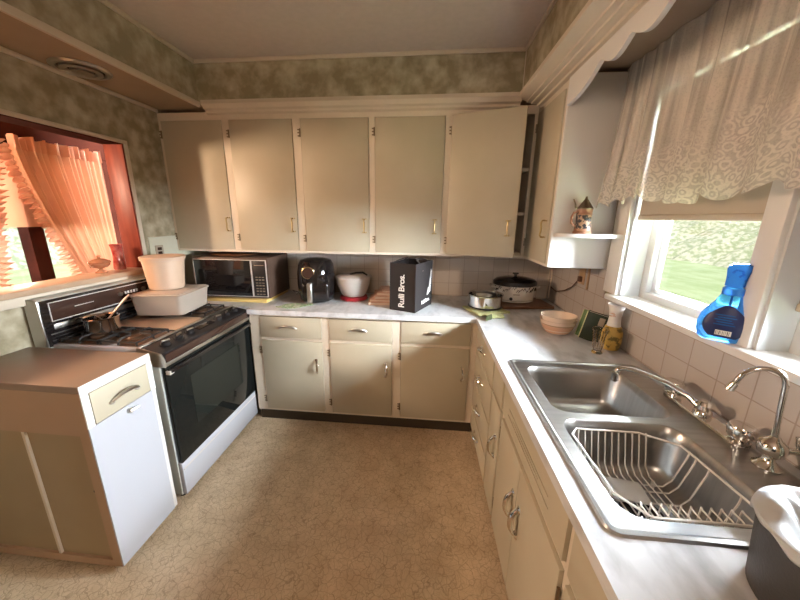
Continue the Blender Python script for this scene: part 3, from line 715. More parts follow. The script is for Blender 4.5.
# saucepan with spoon on the rear burner
sp_ = thing('saucepan', 'small open steel saucepan on the near rear stove burner', 'saucepan', (-2.110, -.605, .947))
MB().lathe([(0, .0), (.070, 0), (.075, .006), (.075, .070), (.079, .076), (.077, .078), (.072, .072), (.071, .008), (0, .005)], (-2.110, -.605, .947), 36).build('pan_bowl', M['chrome'], sp_)
MB().tube([(-2.184, -.63, 1.012), (-2.206, -.64, 1.020), (-2.216, -.645, 1.010)], [.009, .009, .006], 8, flat=.5).build('side_handle', M['black'], sp_)
spn = MB().tube([(-2.105, -.63, .958), (-2.085, -.56, 1.03), (-2.065, -.50, 1.09), (-2.055, -.475, 1.115)], [.007, .007, .013, .009], 8, flat=.45).build('spoon', M['dullchrome'])
tag(spn, 'metal spoon leaning in the steel saucepan on the stove', 'spoon')

# plastic tub and canister over the far burners
tb = thing('storage_tub', 'low cloudy plastic tub with lid resting across the stove top', 'container', (-2.035, -.195, .9475), .12)
def tub(lx, ly, h, fl):
    t = MB(); bmx = t.bm
    rs = []
    for (ax, ay, r, z) in ((lx/2-.02, ly/2-.02, .02, 0), (lx/2, ly/2, .03, .004), (lx/2+fl, ly/2+fl, .032, h), (lx/2+fl+.006, ly/2+fl+.006, .034, h+.002), (lx/2+fl+.006, ly/2+fl+.006, .034, h+.010), (lx/2+fl, ly/2+fl, .03, h+.013)):
        rs.append([bmx.verts.new((x, y, z)) for x, y in rrect(-ax, ax, -ay, ay, r)])
    for a, b in zip(rs, rs[1:]):
        nn = len(a)
        for i in range(nn): bmx.faces.new((a[i], a[(i+1) % nn], b[(i+1) % nn], b[i]))
    bmx.faces.new(rs[0][::-1]); bmx.faces.new(rs[-1]); return t
tub(.290, .300, .122, .012).build('tub_body', M['plastic'], tb, local=True)
B(-.146, .146, -.150, .150, .134, .140, .004).build('tub_lid', M['lidpl'], tb, local=True)
CN = (-2.085, -.165, 1.0885)
cn = thing('canister', 'tall peach plastic canister standing on the cloudy tub', 'container', CN)
MB().lathe([(0, 0), (.094, 0), (.099, .005), (.116, .185), (.116, .192)], CN, 40).build('canister_body', M['peachpl'], cn)
MB().lathe([(.114, .186), (.124, .188), (.126, .208), (.121, .212), (.108, .209), (0, .207)], CN, 40).build('canister_lid', M['peachpl'], cn)

# ------------------------------------------------------------------ small cabinet left of the stove
lc_ = thing('side_cabinet', 'low tan cabinet with white front panel standing left of the stove', 'cabinet', (-2.0, -.95, 0))
ya, yb = -1.114, -.796
B(-2.315, -1.676, ya, yb, .888, .919, .003).build('cabinet_top', M['tan'], lc_)
B(-2.315, -1.690, ya+.012, yb, .03, .888).build('cabinet_body', M['tanpanel'], lc_)
s_ = MB().box(-2.315, -1.680, ya, ya+.013, .700, .888).box(-1.722, -1.680, ya, ya+.013, .03, .700).box(-2.315, -1.722, ya, ya+.013, .026, .062)
s_.build('side_frame', M['tanside'], lc_, smooth=False)
B(-1.990, -1.978, ya+.002, ya+.013, .062, .700).build('panel_strip', M['frame'], lc_)
MB().cyl((-1.732, ya+.012, .425), (-1.732, ya+.008, .425), .006, .006, 12).build('door_catch', M['black'], lc_)
fr = MB(); xf = -1.674
fr.box(-1.6795, xf, ya-.0005, yb, .878, .919, .002).box(-1.6795, xf, ya-.0005, ya+.028, .735, .878).box(-1.690, xf, yb-.028, yb, .735, .878)
fr.build('front_frame', M['white'], lc_)
B(-1.680, xf, ya+.0005, yb-.022, .032, .735).build('front_panel', M['enamel'], lc_)
B(-1.690, xf-.002, yb-.021, yb, .032, .735, .002).build('front_stile', M['white'], lc_)
d = B(-1.690, xf+.002, ya+.030, yb-.030, .738, .876, .002).build('drawer', M['door'], lc_)
bow(MB(), (xf+.002, -.950, .793), (0, 1, 0), (.75, 0, .8), .12, .030, .0058).build('drawer_handle', M['dullchrome'], d)
lk = MB(); lk.cyl((xf, -.945, .708), (xf+.012, -.945, .708), .013, .011, 16); lk.tube([(xf+.008, -.945, .708), (xf+.018, -.915, .712)], [.006, .004], 8)
lk.build('turn_latch', M['dullchrome'], lc_)

# ------------------------------------------------------------------ counter items
# board under microwave
o = MB().box(-2.13, -1.572, .155, .54, ZT+.001, ZT+.024, .003).build('cutting_board', M['board']); tag(o, 'thin yellow-edged board lying under the microwave oven', 'cutting board')
mw = thing('microwave_oven', 'brown and black microwave oven in the counter corner', 'microwave', (-1.83, .33, ZT+.025))
mz0, mz1 = ZT+.032, 1.252
my = .175
B(-2.150, -1.550, my+.014, .53, mz0, mz1, .005).build('microwave_case', M['brownpl'], mw)
B(-2.150, -1.550, my, my+.014, mz0, mz1, .003).build('front_frame', M['brownpl'], mw)
d = B(-2.138, -1.682, my-.008, my+.002, mz0+.016, mz1-.018, .003).build('microwave_door', M['gloss'], mw)
b = MB(); x0, x1, z0_, z1_ = -2.140, -1.562, mz0+.012, mz1-.014
b.box(x0, x1, my-.010, my, z1_-.005, z1_).box(x0, x1, my-.010, my, z0_, z0_+.005).box(x0, x0+.005, my-.010, my, z0_, z1_).box(x1-.004, x1, my-.010, my, z0_, z1_)
b.build('door_border', M['lines'], mw, smooth=False)
B(-1.684, -1.676, my-.010, my, mz0+.014, mz1-.016).build('door_edge', M['lines'], mw)
cpn = B(-1.668, -1.568, my-.006, my+.002, mz0+.018, mz1-.02, .002).build('control_panel', M['black'], mw)
kp = MB()
for r in range(7):
    for c in range(3):
        kp.box(-1.652+c*.025, -1.634+c*.025, my-.0075, my-.005, mz0+.03+r*.022, mz0+.036+r*.022+(r % 2)*.004)
kp.box(-1.655, -1.580, my-.0075, my-.005, mz1-.055, mz1-.052)
kp.build('keypad', M['outletg'], cpn)
for x in (-2.09, -1.59):
    for y in (my+.04, .46): MB().cyl((x, y, ZT+.0245), (x, y, mz0), .012, .012, 10).build('foot', M['black'], mw)
o = MB().lathe([(0, 0), (.16, 0), (.20, .012), (.195, .016), (0, .008)], (-1.90, .34, mz1+.001), 32, sx=1.0, sy=.7).build('serving_tray', M['wood']); tag(o, 'dark oval tray lying on top of the microwave', 'tray')

# air fryer
af = thing('air_fryer', 'glossy black rounded air fryer between microwave and mixing bowl', 'air fryer', (-1.235, .335, ZT+.001), .25)
A = [(0, 0), (.120, 0), (.132, .012), (.142, .06), (.148, .14), (.146, .22), (.136, .285), (.118, .318), (.07, .332), (0, .335)]
MB().lathe(A, (0, 0, 0), 40, sx=1.0, sy=1.08).build('fryer_shell', M['gloss'], af, local=True)
dl = MB().lathe([(.046, 0), (.048, .004), (.043, .008), (.040, .005), (0, .005)], (-.048, -.150, .238), 28, mtx=Matrix.Rotation(math.radians(96), 4, 'X')).build('dial_ring', M['brass'], af, local=True)
MB().lathe([(.041, .004), (.039, .012), (0, .013)], (-.048, -.150, .238), 28, mtx=Matrix.Rotation(math.radians(96), 4, 'X')).build('dial_knob', M['brown'], dl, local=True)
bk = MB().box(-.105, .105, -.158, -.09, .012, .165, .028, 4).build('fryer_basket', M['gloss'], af, local=True)
MB().box(-.058, -.020, -.205, -.150, .015, .165, .010, 3).build('basket_handle', M['dullchrome'], bk, local=True)
MB().tube([(-.13, .06, .06), (-.17, .05, .03), (-.20, .07, .06), (-.19, .12, .04), (-.15, .16, .02)], .004, 8).build('power_cord', M['black'], af, local=True)

# green leaf patterned cloth
def leaf(u, v):
    x = -1.330+.25*(u-.5); wd = .09*(math.sin(PI*u)**.6+.02); y = .105+.25*(u-.5)*.35+wd*(v-.5)*1.5
    return (x, y, ZT+.004+.004*math.sin(9*u+5*v))
o = MB().grid(leaf, 24, 12).build('cloth_leaf', M['mint'], thick=.003); tag(o, 'green patterned cloth lying flat in front of the air fryer', 'cloth')
o.name = 'dish_cloth'

# mixing bowl on red base
bw = thing('salad_spinner', 'cloudy plastic bowl with lid on a red base beside the air fryer', 'bowl', (-.945, .38, ZT+.001))
cx, cy = -.945, .38
MB().lathe([(0, 0), (.105, 0), (.112, .006), (.108, .026), (.085, .030), (0, .030)], (cx, cy, ZT+.001), 36).build('spinner_base', M['red'], bw)
MB().lathe([(0, .032), (.084, .032), (.100, .05), (.128, .12), (.136, .172), (.140, .176), (.132, .176), (.124, .122), (.094, .052), (0, .040)], (cx, cy, ZT+.001), 40).build('bowl_body', M['bowlpl'], bw)
ld = MB().lathe([(.134, .174), (.143, .176), (.143, .190), (.120, .200), (.05, .206), (0, .207)], (cx, cy, ZT+.001), 40).build('bowl_lid', M['bowlpl'], bw)
MB().tube([(cx-.02, cy-.03, ZT+.207), (cx+.03, cy-.04, ZT+.222), (cx+.085, cy-.045, ZT+.226), (cx+.12, cy-.045, ZT+.205)], [.010, .013, .014, .009], 10, flat=.6).build('lid_handle', M['black'], ld)

# papers / booklets
zz = ZT+.001
sizes = [(.22, .27, .020), (.21, .25, .016), (.20, .24, .022), (.17, .22, .022), (.15, .2, .012)]
labs = ['pinkish booklet at the bottom of the stack beside the black bag', 'thin booklet second from the bottom in the stack beside the black bag', 'thick booklet third from the bottom in the stack beside the black bag', 'booklet fourth from the bottom in the stack beside the black bag', 'small booklet topmost of the stack beside the black bag']
for i, ((a, b, h), lb) in enumerate(zip(sizes, labs)):
    rz = [.10, .02, .16, .0, .25][i]
    t = thing('booklet', lb, 'booklet', (-.700+.014*i, .345+.012*i, zz), rz, 'booklets stacked beside the bag')
    MB().box(-a/2+.003, a/2-.003, -b/2+.003, b/2-.003, .002, h-.0025).build('pages', M['paper'], t, local=True)
    MB().box(-a/2, a/2, -b/2, b/2, h-.0025, h).box(-a/2, a/2, -b/2, b/2, 0, .002).build('cover', M['papercov'], t, local=True, smooth=False)
    zz += h+.0005

# black shopping bag
def text_mesh(body, size, mtx, bold=.0, space=1.0):
    cu = bpy.data.curves.new('lettering', 'FONT'); cu.body = body; cu.size = size; cu.extrude = .0006; cu.offset = bold; cu.space_character = space
    cu.align_x = 'CENTER'; cu.align_y = 'CENTER'
    ob = bpy.data.objects.new('lettering', cu); COL.objects.link(ob)
    me = bpy.data.meshes.new_from_object(ob.evaluated_get(bpy.context.evaluated_depsgraph_get()))
    bpy.data.objects.remove(ob); bpy.data.curves.remove(cu)
    me.transform(mtx); m = MB(); m.bm.from_mesh(me); bpy.data.meshes.remove(me); return m
# corners on the counter: A (-.624,.108), Bc (-.440,.030), C (-.310,.307)
pA, pB = Vector((-.620, .112, 0)), Vector((-.438, .032, 0))
ux = (pB-pA).normalized(); rz = math.atan2(ux.y, ux.x); wA = (pB-pA).length; dB = .285; H = .338
bgg = thing('shopping_bag', 'black reusable shopping bag with white lettering on the back counter', 'bag', (pA.x, pA.y, ZT+.001), rz)
bmx = MB(); t = bmx.bm
ix = .0
def bagring(z, e, bulge):
    pts = []
    cs = [(0, 0), (wA, 0), (wA, dB), (0, dB)]
    for k in range(4):
        a, b = cs[k], cs[(k+1) % 4]
        for i in range(6):
            s = i/6; px = a[0]+(b[0]-a[0])*s; py = a[1]+(b[1]-a[1])*s
            nx, ny = [(0, -1), (1, 0), (0, 1), (-1, 0)][k]
            bl = bulge*math.sin(PI*s)
            pts.append((px+nx*bl, py+ny*bl, z))
    return [t.verts.new(p) for p in pts]
rs = [bagring(0, 0, 0), bagring(.004, 0, 0), bagring(H*.3, 0, -.004), bagring(H*.65, 0, -.006), bagring(H*.97, 0, -.003), bagring(H, 0, -.003)]
for a, b in zip(rs, rs[1:]): bridge(a, b)
inn = [t.verts.new((wA/2+(v.co.x-wA/2)*.96, dB/2+(v.co.y-dB/2)*.97, v.co.z)) for v in rs[-1]]
inn2 = [t.verts.new((v.co.x, v.co.y, .02)) for v in inn]
bridge(rs[-1], inn); bridge(inn, inn2); t.faces.new(inn2); t.faces.new(rs[0][::-1])
bmesh.ops.recalc_face_normals(t, faces=t.faces)
body = bmx.build('bag_body', M['bagfab'], bgg, local=True, ang=30)
sm = MB()
for (x, y) in ((0, 0), (wA, 0), (wA, dB), (0, dB)): sm.tube([(x, y, .002), (x, y, H)], .0028, 6)
sm.tube([(0, 0, H), (wA, 0, H), (wA, dB, H), (0, dB, H)], .003, 6, closed=True)
sm.build('bag_seam', M['bagfab'], body, local=True)
for xh in (wA+.001, -.001):
    hp = []
    for i in range(13):
        a = PI*i/12; sg = 1 if xh > 0 else -1
        hp.append((xh-sg*.05*math.sin(a), dB*.5-.075*math.cos(a), H-.005+.028*math.sin(a)**.6))
    MB().tube(hp, .010, 8, flat=.25).build('bag_handle', M['bagfab'], bgg, local=True)
# narrow face: lettering reads upwards (local -y face)
mtx = Matrix.Translation((wA*.47, .0035, H*.42)) @ Matrix.Rotation(PI/2, 4, 'Z').to_4x4()
R_ = Matrix.Rotation(PI/2, 4, 'X')     # text plane to xz, facing -y
up = Matrix.Rotation(-PI/2, 4, 'Y')    # turn so it reads upwards
text_mesh('Rulli Bros.', .064, Matrix.Translation((wA*.47, -.0005, H*.43)) @ up @ R_, .0012, .92).build('lettering', M['print'], body, local=True, smooth=False)
side = Matrix.Rotation(PI/2, 4, 'Z') @ R_
text_mesh('Rulli Bros.', .038, Matrix.Translation((wA+.0006, dB*.62, .052)) @ side @ Matrix.Rotation(.04, 4, 'Z'), .0012, .9).build('lettering', M['print'], body, local=True, smooth=False)
lg = MB()
for (y0, y1, za, zb2) in ((.20, .235, .09, .13), (.225, .262, .10, .155), (.238, .268, .155, .20), (.252, .272, .20, .26)):
    lg.prism([(y0, za), (y1, za+.008), (y1, zb2), ((y0+y1)/2, zb2+.018), (y0+.006, zb2-.012)], 'x', wA-.001, wA+.0016)
lg.build('printed_emblem', M['print'], body, local=True, smooth=False)
text_mesh('◇', .001, Matrix.Identity(4)).bm.free()
dm = MB().tube([(wA+.0005, dB*.42, .285), (wA+.0005, dB*.42+.014, .273), (wA+.0005, dB*.42, .261), (wA+.0005, dB*.42-.014, .273)], .0014, 6, closed=True)
dm.build('printed_diamond', M['outletg'], body, local=True)

# potholder and pot
def pad(u, v):
    x, y = (u-.5)*.225, (v-.5)*.215
    z = .004+.004*math.sin(7*u)*math.cos(6*v)
    d = max(0, (.5-v)-.34)
    z -= 0
    return (x, y, z)
phd = thing('pot_holder', 'pale green folded pot holder cloth under the steel pot', 'pot holder', (.060, .155, ZT+.001), .45)
MB().grid(lambda u, v: ((u-.5)*.24*(1-.12*(v-.5)), (v-.5)*.23, .010+.004*math.sin(8*u+2)*math.sin(7*v)), 16, 16).build('pad_cloth', M['cloth'], phd, local=True, thick=.012)
MB().grid(lambda u, v: (-.03+(u-.5)*.16*(1-.5*v), -.115-.075*v+.01*math.sin(5*u), .012+.016*math.sin(PI*v)*(.6+.4*math.sin(6*u))-.004*v), 14, 10).build('fold_flap', M['cloth'], phd, local=True, thick=.006)
MB().grid(lambda u, v: (-.085+.05*u-.06*v, -.185-.008+.07*u-.02*v, .006+.020*math.sin(PI*u)), 10, 8).build('lining', M['clothdk'], phd, local=True, thick=.004)
pt = thing('stock_pot', 'shallow stainless steel pot on the green pot holder', 'pot', (.062, .185, ZT+.0245))
c = (.062, .185, ZT+.0245)
MB().lathe([(0, 0), (.104, 0), (.114, .008), (.120, .09), (.126, .096), (.124, .099), (.116, .092), (.109, .010), (0, .006)], c, 44).build('pot_body', M['chrome'], pt)
MB().lathe([(.109, .002), (.118, .004), (.117, .014), (.112, .012)], c, 44).build('pot_base_ring', M['black'], pt)
o = MB().lathe([(0, 0), (.046, 0), (.056, .075), (.059, .078), (.055, .078), (.045, .004), (0, .004)], (.055, .20, ZT+.0315), 32).build('strainer_cup', M['dullchrome']); tag(o, 'small steel cup standing inside the shallow steel pot', 'cup')

# wooden board and slow cooker
wb = MB().box(-.19, .19, -.135, .135, 0, .022, .004).build('wooden_board', M['wood'], local=True)
wb.matrix_world = Matrix.Translation((.375, .370, ZT+.001)) @ Matrix.Rotation(.12, 4, 'Z'); tag(wb, 'dark brown wooden board under the slow cooker', 'cutting board')
scx, scy, scz = .325, .425, ZT+.024
sl = thing('slow_cooker', 'oval cream slow cooker with dark glass lid and leaf border', 'slow cooker', (scx, scy, scz))
def ov(prof, s=.8): return MB().lathe(prof, (scx, scy, scz), 48, 1, s)
ov([(0, .012), (.128, .012), (.146, .02), (.152, .06), (.156, .125), (.150, .127), (0, .125)]).build('cooker_body', M['ceramic'], sl)
ov([(0, 0), (.13, 0), (.150, .006), (.150, .014), (.13, .016), (0, .016)]).build('cooker_base', M['ceramic'], sl)
ov([(.156, .124), (.164, .128), (.164, .150), (.158, .158), (.150, .152)]).build('crock_rim', M['black'], sl)
ld = ov([(.154, .152), (.158, .158), (.14, .172), (.08, .186), (.02, .190), (0, .190)]).build('glass_lid', M['gloss'], sl)
MB().lathe([(.012, .188), (.010, .200), (.024, .208), (.022, .216), (0, .218)], (scx, scy, scz), 20).build('lid_knob', M['black'], ld)
for sg in (-1, 1):
    x = scx+sg*.158
    MB().tube([(x-sg*.008, scy-.03, scz+.105), (x+sg*.020, scy-.028, scz+.112), (x+sg*.024, scy, scz+.114), (x+sg*.020, scy+.028, scz+.112), (x-sg*.008, scy+.03, scz+.105)], .010, 8).build('side_handle', M['ceramic'], sl)
lf = MB()
for i in range(26):
    a = math.radians(188+i*6.6+random.uniform(-2, 2)); r = .1575; z = .098+random.uniform(-.010, .014)
    px, py = scx+r*math.cos(a), scy+.8*r*math.sin(a); tx, ty = -math.sin(a), math.cos(a)
    q = random.uniform(.5, 1.2)
    P_ = [Vector((px-tx*.011*q, py-ty*.011*q, scz+z-.008)), Vector((px, py, scz+z+.010*q)), Vector((px+tx*.010*q, py+ty*.010*q, scz+z+random.uniform(-.01, .012)))]
    lf.tube(P_, [.002, .0052, .002], 6, flat=.5)
lf.build('leaf_border', M['toe'], body if False else sl)
MB().box(scx-.038, scx+.010, scy-.8*.1545-.003, scy-.8*.1545+.004, scz+.064, scz+.071, .001).build('name_badge', M['outletg'], sl)
MB().lathe([(.012, 0), (.010, .012), (0, .013)], (scx-.05, scy-.8*.144-.002, scz+.034), 16, mtx=Matrix.Rotation(PI/2, 4, 'X')).build('control_knob', M['black'], sl)
# cord of slow cooker looping on right wall
cd = MB().tube([(.515, .47, ZT+.030), (.55, .47, ZT+.03), (.585, .47, ZT+.04), (.60, .49, ZT+.16), (.602, .49, ZT+.26), (.600, .46, ZT+.30), (.598, .43, ZT+.22), (.596, .44, ZT+.10), (.59, .42, ZT+.05)], .0042, 8)
o = cd.build('coiled_cord', M['cord']); tag(o, 'ivory cord hanging in a loop beside the slow cooker', 'cord')
o = MB().tube([(.603, .44, ZT+.135), (.615, .36, ZT+.115), (.622, .24, ZT+.15), (.626, .14, ZT+.20), (.628, .09, ZT+.245)], .0038, 8).build('plug_cord', M['browncord']); tag(o, 'brown cord running to the outlet under the narrow wall cabinet', 'cord')
ot = thing('wall_outlet', 'tan wall outlet on the tile below the round shelf', 'outlet', (XR-.008, .055, 1.185))
B(XR-.013, XR-.007, .010, .085, 1.150, 1.262, .002).build('outlet_plate', M['outlet'], ot)
MB().box(XR-.030, XR-.012, .03, .066, 1.165, 1.20, .004).build('plug', M['browncord'], ot)
B(XR-.016, XR-.007, -.045, -.028, 1.130, 1.285, .003).build('conduit', M['outlet'], ot)
ot = thing('wall_outlet', 'grey outlet plate on the left wall behind the peach canister', 'outlet', (XL+.010, .06, 1.29))
B(XL+.008, XL+.013, .035, .105, 1.265, 1.345, .002).build('outlet_plate', M['outletg'], ot)
MB().box(XL+.012, XL+.0155, .052, .088, 1.28, 1.30, .002).box(XL+.012, XL+.0155, .052, .088, 1.31, 1.33, .002).build('socket', M['brown'], ot)

# bowls
bz = ZT+.001
for i, (lab, m) in enumerate((('cream ceramic bowl at the bottom of the nested pair by the green book', 'bowlpeach'), ('cream bowl nested on top in the pair by the green book', 'bowlpeach'))):
    t = thing('mixing_bowl', lab, 'bowl', (.408, -.228, bz+i*.026), 0, 'nested bowls on the counter')
    q = 1-.03*i
    MB().lathe([(0, .0), (.060*q, 0), (.064*q, .006), (.078*q, .02), (.092*q, .055), (.098*q, .074), (.101*q, .078), (.097*q, .078), (.086*q, .052), (.07*q, .018), (0, .012)], (.408, -.228, bz+i*.026), 44, 1.0, .92).build('bowl_body', M[m], t)
    if i == 0:
        MB().lathe([(.0645, .003), (.071, .012), (.081, .026), (.0905, .048), (.0895, .049), (.06, .004)], (.408, -.228, bz), 44, 1.005, .925).build('glaze_band', M['bowlglaze'], t)
        MB().lathe([(.0918, .050), (.0935, .051), (.0952, .057), (.0938, .057)], (.408, -.228, bz), 44, 1.002, .922).build('rim_line', M['outlet'], t)
# green book (standing, leaning left)
bkx = thing('green_book', 'dark green book with gilt edge standing beside the nested bowls', 'book', (.528, -.345, ZT+.001), -.62)
lean = Matrix.Rotation(.17, 4, 'Y')
def bx(m, *a, bev=.001): return m.box(*a, bev, mtx=lean)
bx(MB(), -.040, .048, -.010, .012, .006, .156).build('pages', M['paper'], bkx, local=True)
bx(bx(MB(), -.044, .052, -.0135, -.010, .0, .160), -.044, .052, .012, .0155, 0, .160).build('cover', M['green'], bkx, local=True)
bx(MB(), -.0475, -.0435, -.0135, .0155, 0, .160).build('spine', M['greenmid'], bkx, local=True)
bx(bx(MB(), -.048, -.043, -.0142, -.010, .0, .161), -.048, -.043, .012, .0162, 0, .161).build('gilt_edge', M['gold'], bkx, local=True)
bx(MB(), .018, .044, -.0142, -.013, .10, .145).build('cover_picture', M['outletg'], bkx, local=True)
# second thin book behind it
bk2 = thing('green_book', 'thin green booklet leaning behind the gilt edged green book', 'book', (.506, -.328, ZT+.001), -.62)
bx(MB(), -.042, .048, .022, .030, .001, .157).build('cover', M['greenmid'], bk2, local=True)
bx(MB(), -.0445, -.0415, .021, .031, .001, .158).build('gilt_edge', M['gold'], bk2, local=True)

# pitcher-vase
pv = thing('flower_vase', 'white vase with yellow flowered lower body in the counter corner by the sill', 'vase', (.583, -.455, ZT+.001))
pc = (.583, -.455, ZT+.001)
MB().lathe([(0, 0), (.036, 0), (.042, .008), (.046, .04), (.045, .09), (.036, .118), (.030, .124)], pc, 36).build('vase_body', M['yellow'], pv)
MB().lathe([(.031, .122), (.028, .14), (.026, .17), (.030, .205), (.038, .232), (.040, .236), (.036, .234), (.026, .20), (.022, .17), (0, .15)], pc, 36).build('vase_neck', M['white'], pv)
fl = MB()
for i in range(5):
    a = 2*PI*i/5; fl.lathe([(0, -.003), (.010, 0), (0, .003)], (.553+.006*math.cos(a), -.485+.006*math.sin(a), ZT+.19+.008*math.sin(a*2)), 10)
fl.build('flower_relief', M['bowlglaze'], pv)
hp = [(.583+.030, -.490, ZT+.11), (.60, -.515, ZT+.13), (.604, -.517, ZT+.17), (.598, -.490, ZT+.20)]
# glass
gl = thing('glass_cup', 'small clear flared glass in front of the yellow vase', 'glass', (.488, -.520, ZT+.001))
MB().lathe([(0, 0), (.024, 0), (.025, .004), (.019, .012), (.021, .05), (.028, .10), (.036, .125), (.0335, .125), (.026, .10), (.0185, .05), (.015, .018), (0, .014)], (.488, -.520, ZT+.001), 24).build('glass_body', M['glass'], gl)
rb_ = MB()
for i in range(12):
    a = 2*PI*i/12; rb_.tube([((.488+.0215*math.cos(a)), (-.520+.0215*math.sin(a)), ZT+.03), ((.488+.024*math.cos(a)), (-.520+.024*math.sin(a)), ZT+.075), ((.488+.030*math.cos(a)), (-.520+.030*math.sin(a)), ZT+.11)], .0022, 5)
rb_.build('cut_ribs', M['glass'], gl)

# stein on shelf
sx, sy, sz = .450, -.262, 1.483
sn = thing('beer_stein', 'brown relief beer stein with pointed pewter lid on the round shelf', 'stein', (sx, sy, sz))
MB().lathe([(0, 0), (.044, 0), (.045, .008), (.040, .014), (.040, .026)], (sx, sy, sz), 32).build('stein_base', M['pottery'], sn)
MB().lathe([(.0395, .024), (.0385, .05), (.0365, .098)], (sx, sy, sz), 32).build('relief_band', M['steinband'], sn)
MB().lathe([(.0365, .096), (.039, .100), (.036, .104), (.0365, .124), (.033, .125), (0, .12)], (sx, sy, sz), 32).build('stein_collar', M['pottery'], sn)
ld = MB().lathe([(.038, .124), (.039, .130), (.032, .140), (.020, .158), (.008, .176), (.005, .184), (.006, .188), (0, .192)], (sx, sy, sz), 28).build('pewter_lid', M['pewter'], sn)
MB().tube([(sx-.036, sy-.004, sz+.112), (sx-.056, sy-.008, sz+.108), (sx-.066, sy-.010, sz+.085), (sx-.062, sy-.009, sz+.055), (sx-.038, sy-.004, sz+.035)], [.006, .0065, .0065, .006, .005], 10).build('stein_handle', M['pottery'], sn)
MB().tube([(sx-.036, sy-.004, sz+.128), (sx-.050, sy-.007, sz+.132), (sx-.060, sy-.009, sz+.160), (sx-.068, sy-.010, sz+.176)], [.004, .005, .004, .003], 8).build('thumb_lift', M['pewter'], ld)

# blue spray bottle on the sill
bx_, by_, bz_ = .610, -.984, 1.1705
rzb = math.atan2(-(by_+2.07), -(bx_+.38))+PI/2     # broad face to the room
sb = thing('spray_bottle', 'blue dish spray bottle with navy label on the window sill', 'spray bottle', (bx_, by_, bz_), rzb)
BP = [(.050, 0), (.060, .006), (.067, .03), (.068, .055), (.062, .085), (.050, .108), (.036, .130), (.028, .150), (.026, .158)]
MB().lathe([(0, 0)]+BP+[(0, .160)], (0, 0, 0), 36, 1, .46).build('bottle_body', M['blue'], sb, local=True)
def lab(u, v):
    a = (u-.5)*1.9; z = .016+.105*v
    q = math.sin(PI*min(1, max(0, (v*.80+.16))))**.7
    r = .0
    # radius at z from profile
    for (r0, z0), (r1, z1) in zip(BP, BP[1:]):
        if z0 <= z <= z1: r = r0+(r1-r0)*(z-z0)/(z1-z0)
    a *= q*.92
    return ((r+.0012)*math.sin(a), -(r+.0012)*.46*math.cos(a)-.0006, z)
lb_ = MB().grid(lab, 18, 16).build('label', M['bluelabel'], sb, local=True, thick=.0005)
bcq = MB(); bcq.box(-.018, .020, -.0325, -.0315, .024, .040)
bcq.build('barcode_patch', M['print'], lb_, local=True)
bl = MB()
for i, wd in enumerate((2, 1, 3, 1, 2, 1, 1, 3, 2)):
    bl.box(-.016+i*.0038, -.016+i*.0038+.0009*wd*.6, -.0334, -.0324, .026, .038)
bl.build('barcode_bars', M['black'], lb_, local=True)
tl = MB()
for i in range(5): tl.box(-.026+.006*(i % 2), .024-.005*(i % 3), -.0330, -.0318, .058+i*.008, .0605+i*.008)
tl.build('small_print', M['bluehead'], lb_, local=True)
MB().lathe([(.0255, .154), (.027, .158), (.027, .176), (.022, .180)], (0, 0, 0), 28, 1, .75).build('collar', M['bluehead'], sb, local=True)
hd = MB(); hd.prism([(-.024, .178), (.022, .178), (.022, .205), (.029, .240), (.031, .250), (.024, .256), (-.022, .254), (-.028, .244), (-.024, .210)], 'y', -.015, .015, .005)
h_ = hd.build('spray_head', M['bluehead'], sb, local=True)
MB().tube([(.004, -.0150, .215), (.012, -.0160, .222), (.008, -.0160, .234), (-.006, -.0160, .236), (-.012, -.0160, .226)], .0035, 8).build('swirl_mark', M['blue'], h_, local=True)
MB().tube([(.028, 0, .246), (.046, 0, .248), (.054, 0, .236), (.049, 0, .215)], [.008, .007, .006, .004], 8, flat=.7).build('trigger', M['white'], h_, local=True)
MB().tube([(0, 0, .02), (0, 0, .17)], .003, 6).build('dip_tube', M['bluehead'], sb, local=True)

# waste bin with liner on the counter
bn = (.313, -1.622)
wbk = thing('waste_bin', 'charcoal plastic bin with white bag liner at the near counter end', 'bin', (*bn, ZT+.001))
MB().lathe([(0, 0), (.096, 0), (.099, .005), (.111, .146), (.114, .149), (.114, .154), (.108, .154), (.095, .009), (0, .007)], (*bn, ZT+.001), 48).build('bin_body', M['bin'], wbk)
def liner(u, v):
    a = 2*PI*u; wob = .004*math.sin(9*a)+.0035*math.sin(17*a+1); pk = max(0, 1-abs(a-2.45)/.55)
    if v < .35:
        q = v/.35; r = .1155+.002*math.sin(PI*q)+wob*.2*(1-q); z = .142+.016*q+(1-q)*(.006*math.sin(5*a)+.004*math.sin(13*a))
    else:
        q = (v-.35)/.65; r = .112-.070*q**1.1+wob*q*1.4; z = .158-.006*q+.010*math.sin(7*a+q*3)*q+.006*math.sin(15*a)*q-.060*q**3
        z += .026*pk*math.sin(PI*min(1, q*1.4))
    return (bn[0]+r*math.cos(a), bn[1]+r*math.sin(a), ZT+z)
MB().grid(liner, 140, 16).build('bag_liner', M['liner'], wbk, thick=.001)

# clear bottle with pale label behind the bin
cbt = thing('soap_bottle', 'clear rectangular bottle with pale label between gooseneck tap and bin', 'bottle', (.590, -1.395, ZT+.005))
MB().prism([(x+.590, y-1.395) for x, y in rrect(-.026, .026, -.045, .045, .014)], 'z', ZT+.005, ZT+.175, .003).build('bottle_body', M['bottle'], cbt)
MB().cyl((.590, -1.395, ZT+.174), (.590, -1.395, ZT+.205), .015, .013, 16).build('bottle_cap', M['white'], cbt)
lbm = MB(); lbm.box(.5625, .5645, -1.430, -1.360, ZT+.03, ZT+.135); l_ = lbm.build('label', M['label'], cbt)
q = MB()
for i in range(4): q.box(.5615, .563, -1.425+.004*(i % 2), -1.375+.008*(i % 3), ZT+.05+i*.02, ZT+.054+i*.02)
q.build('label_print', M['greyside'], l_)

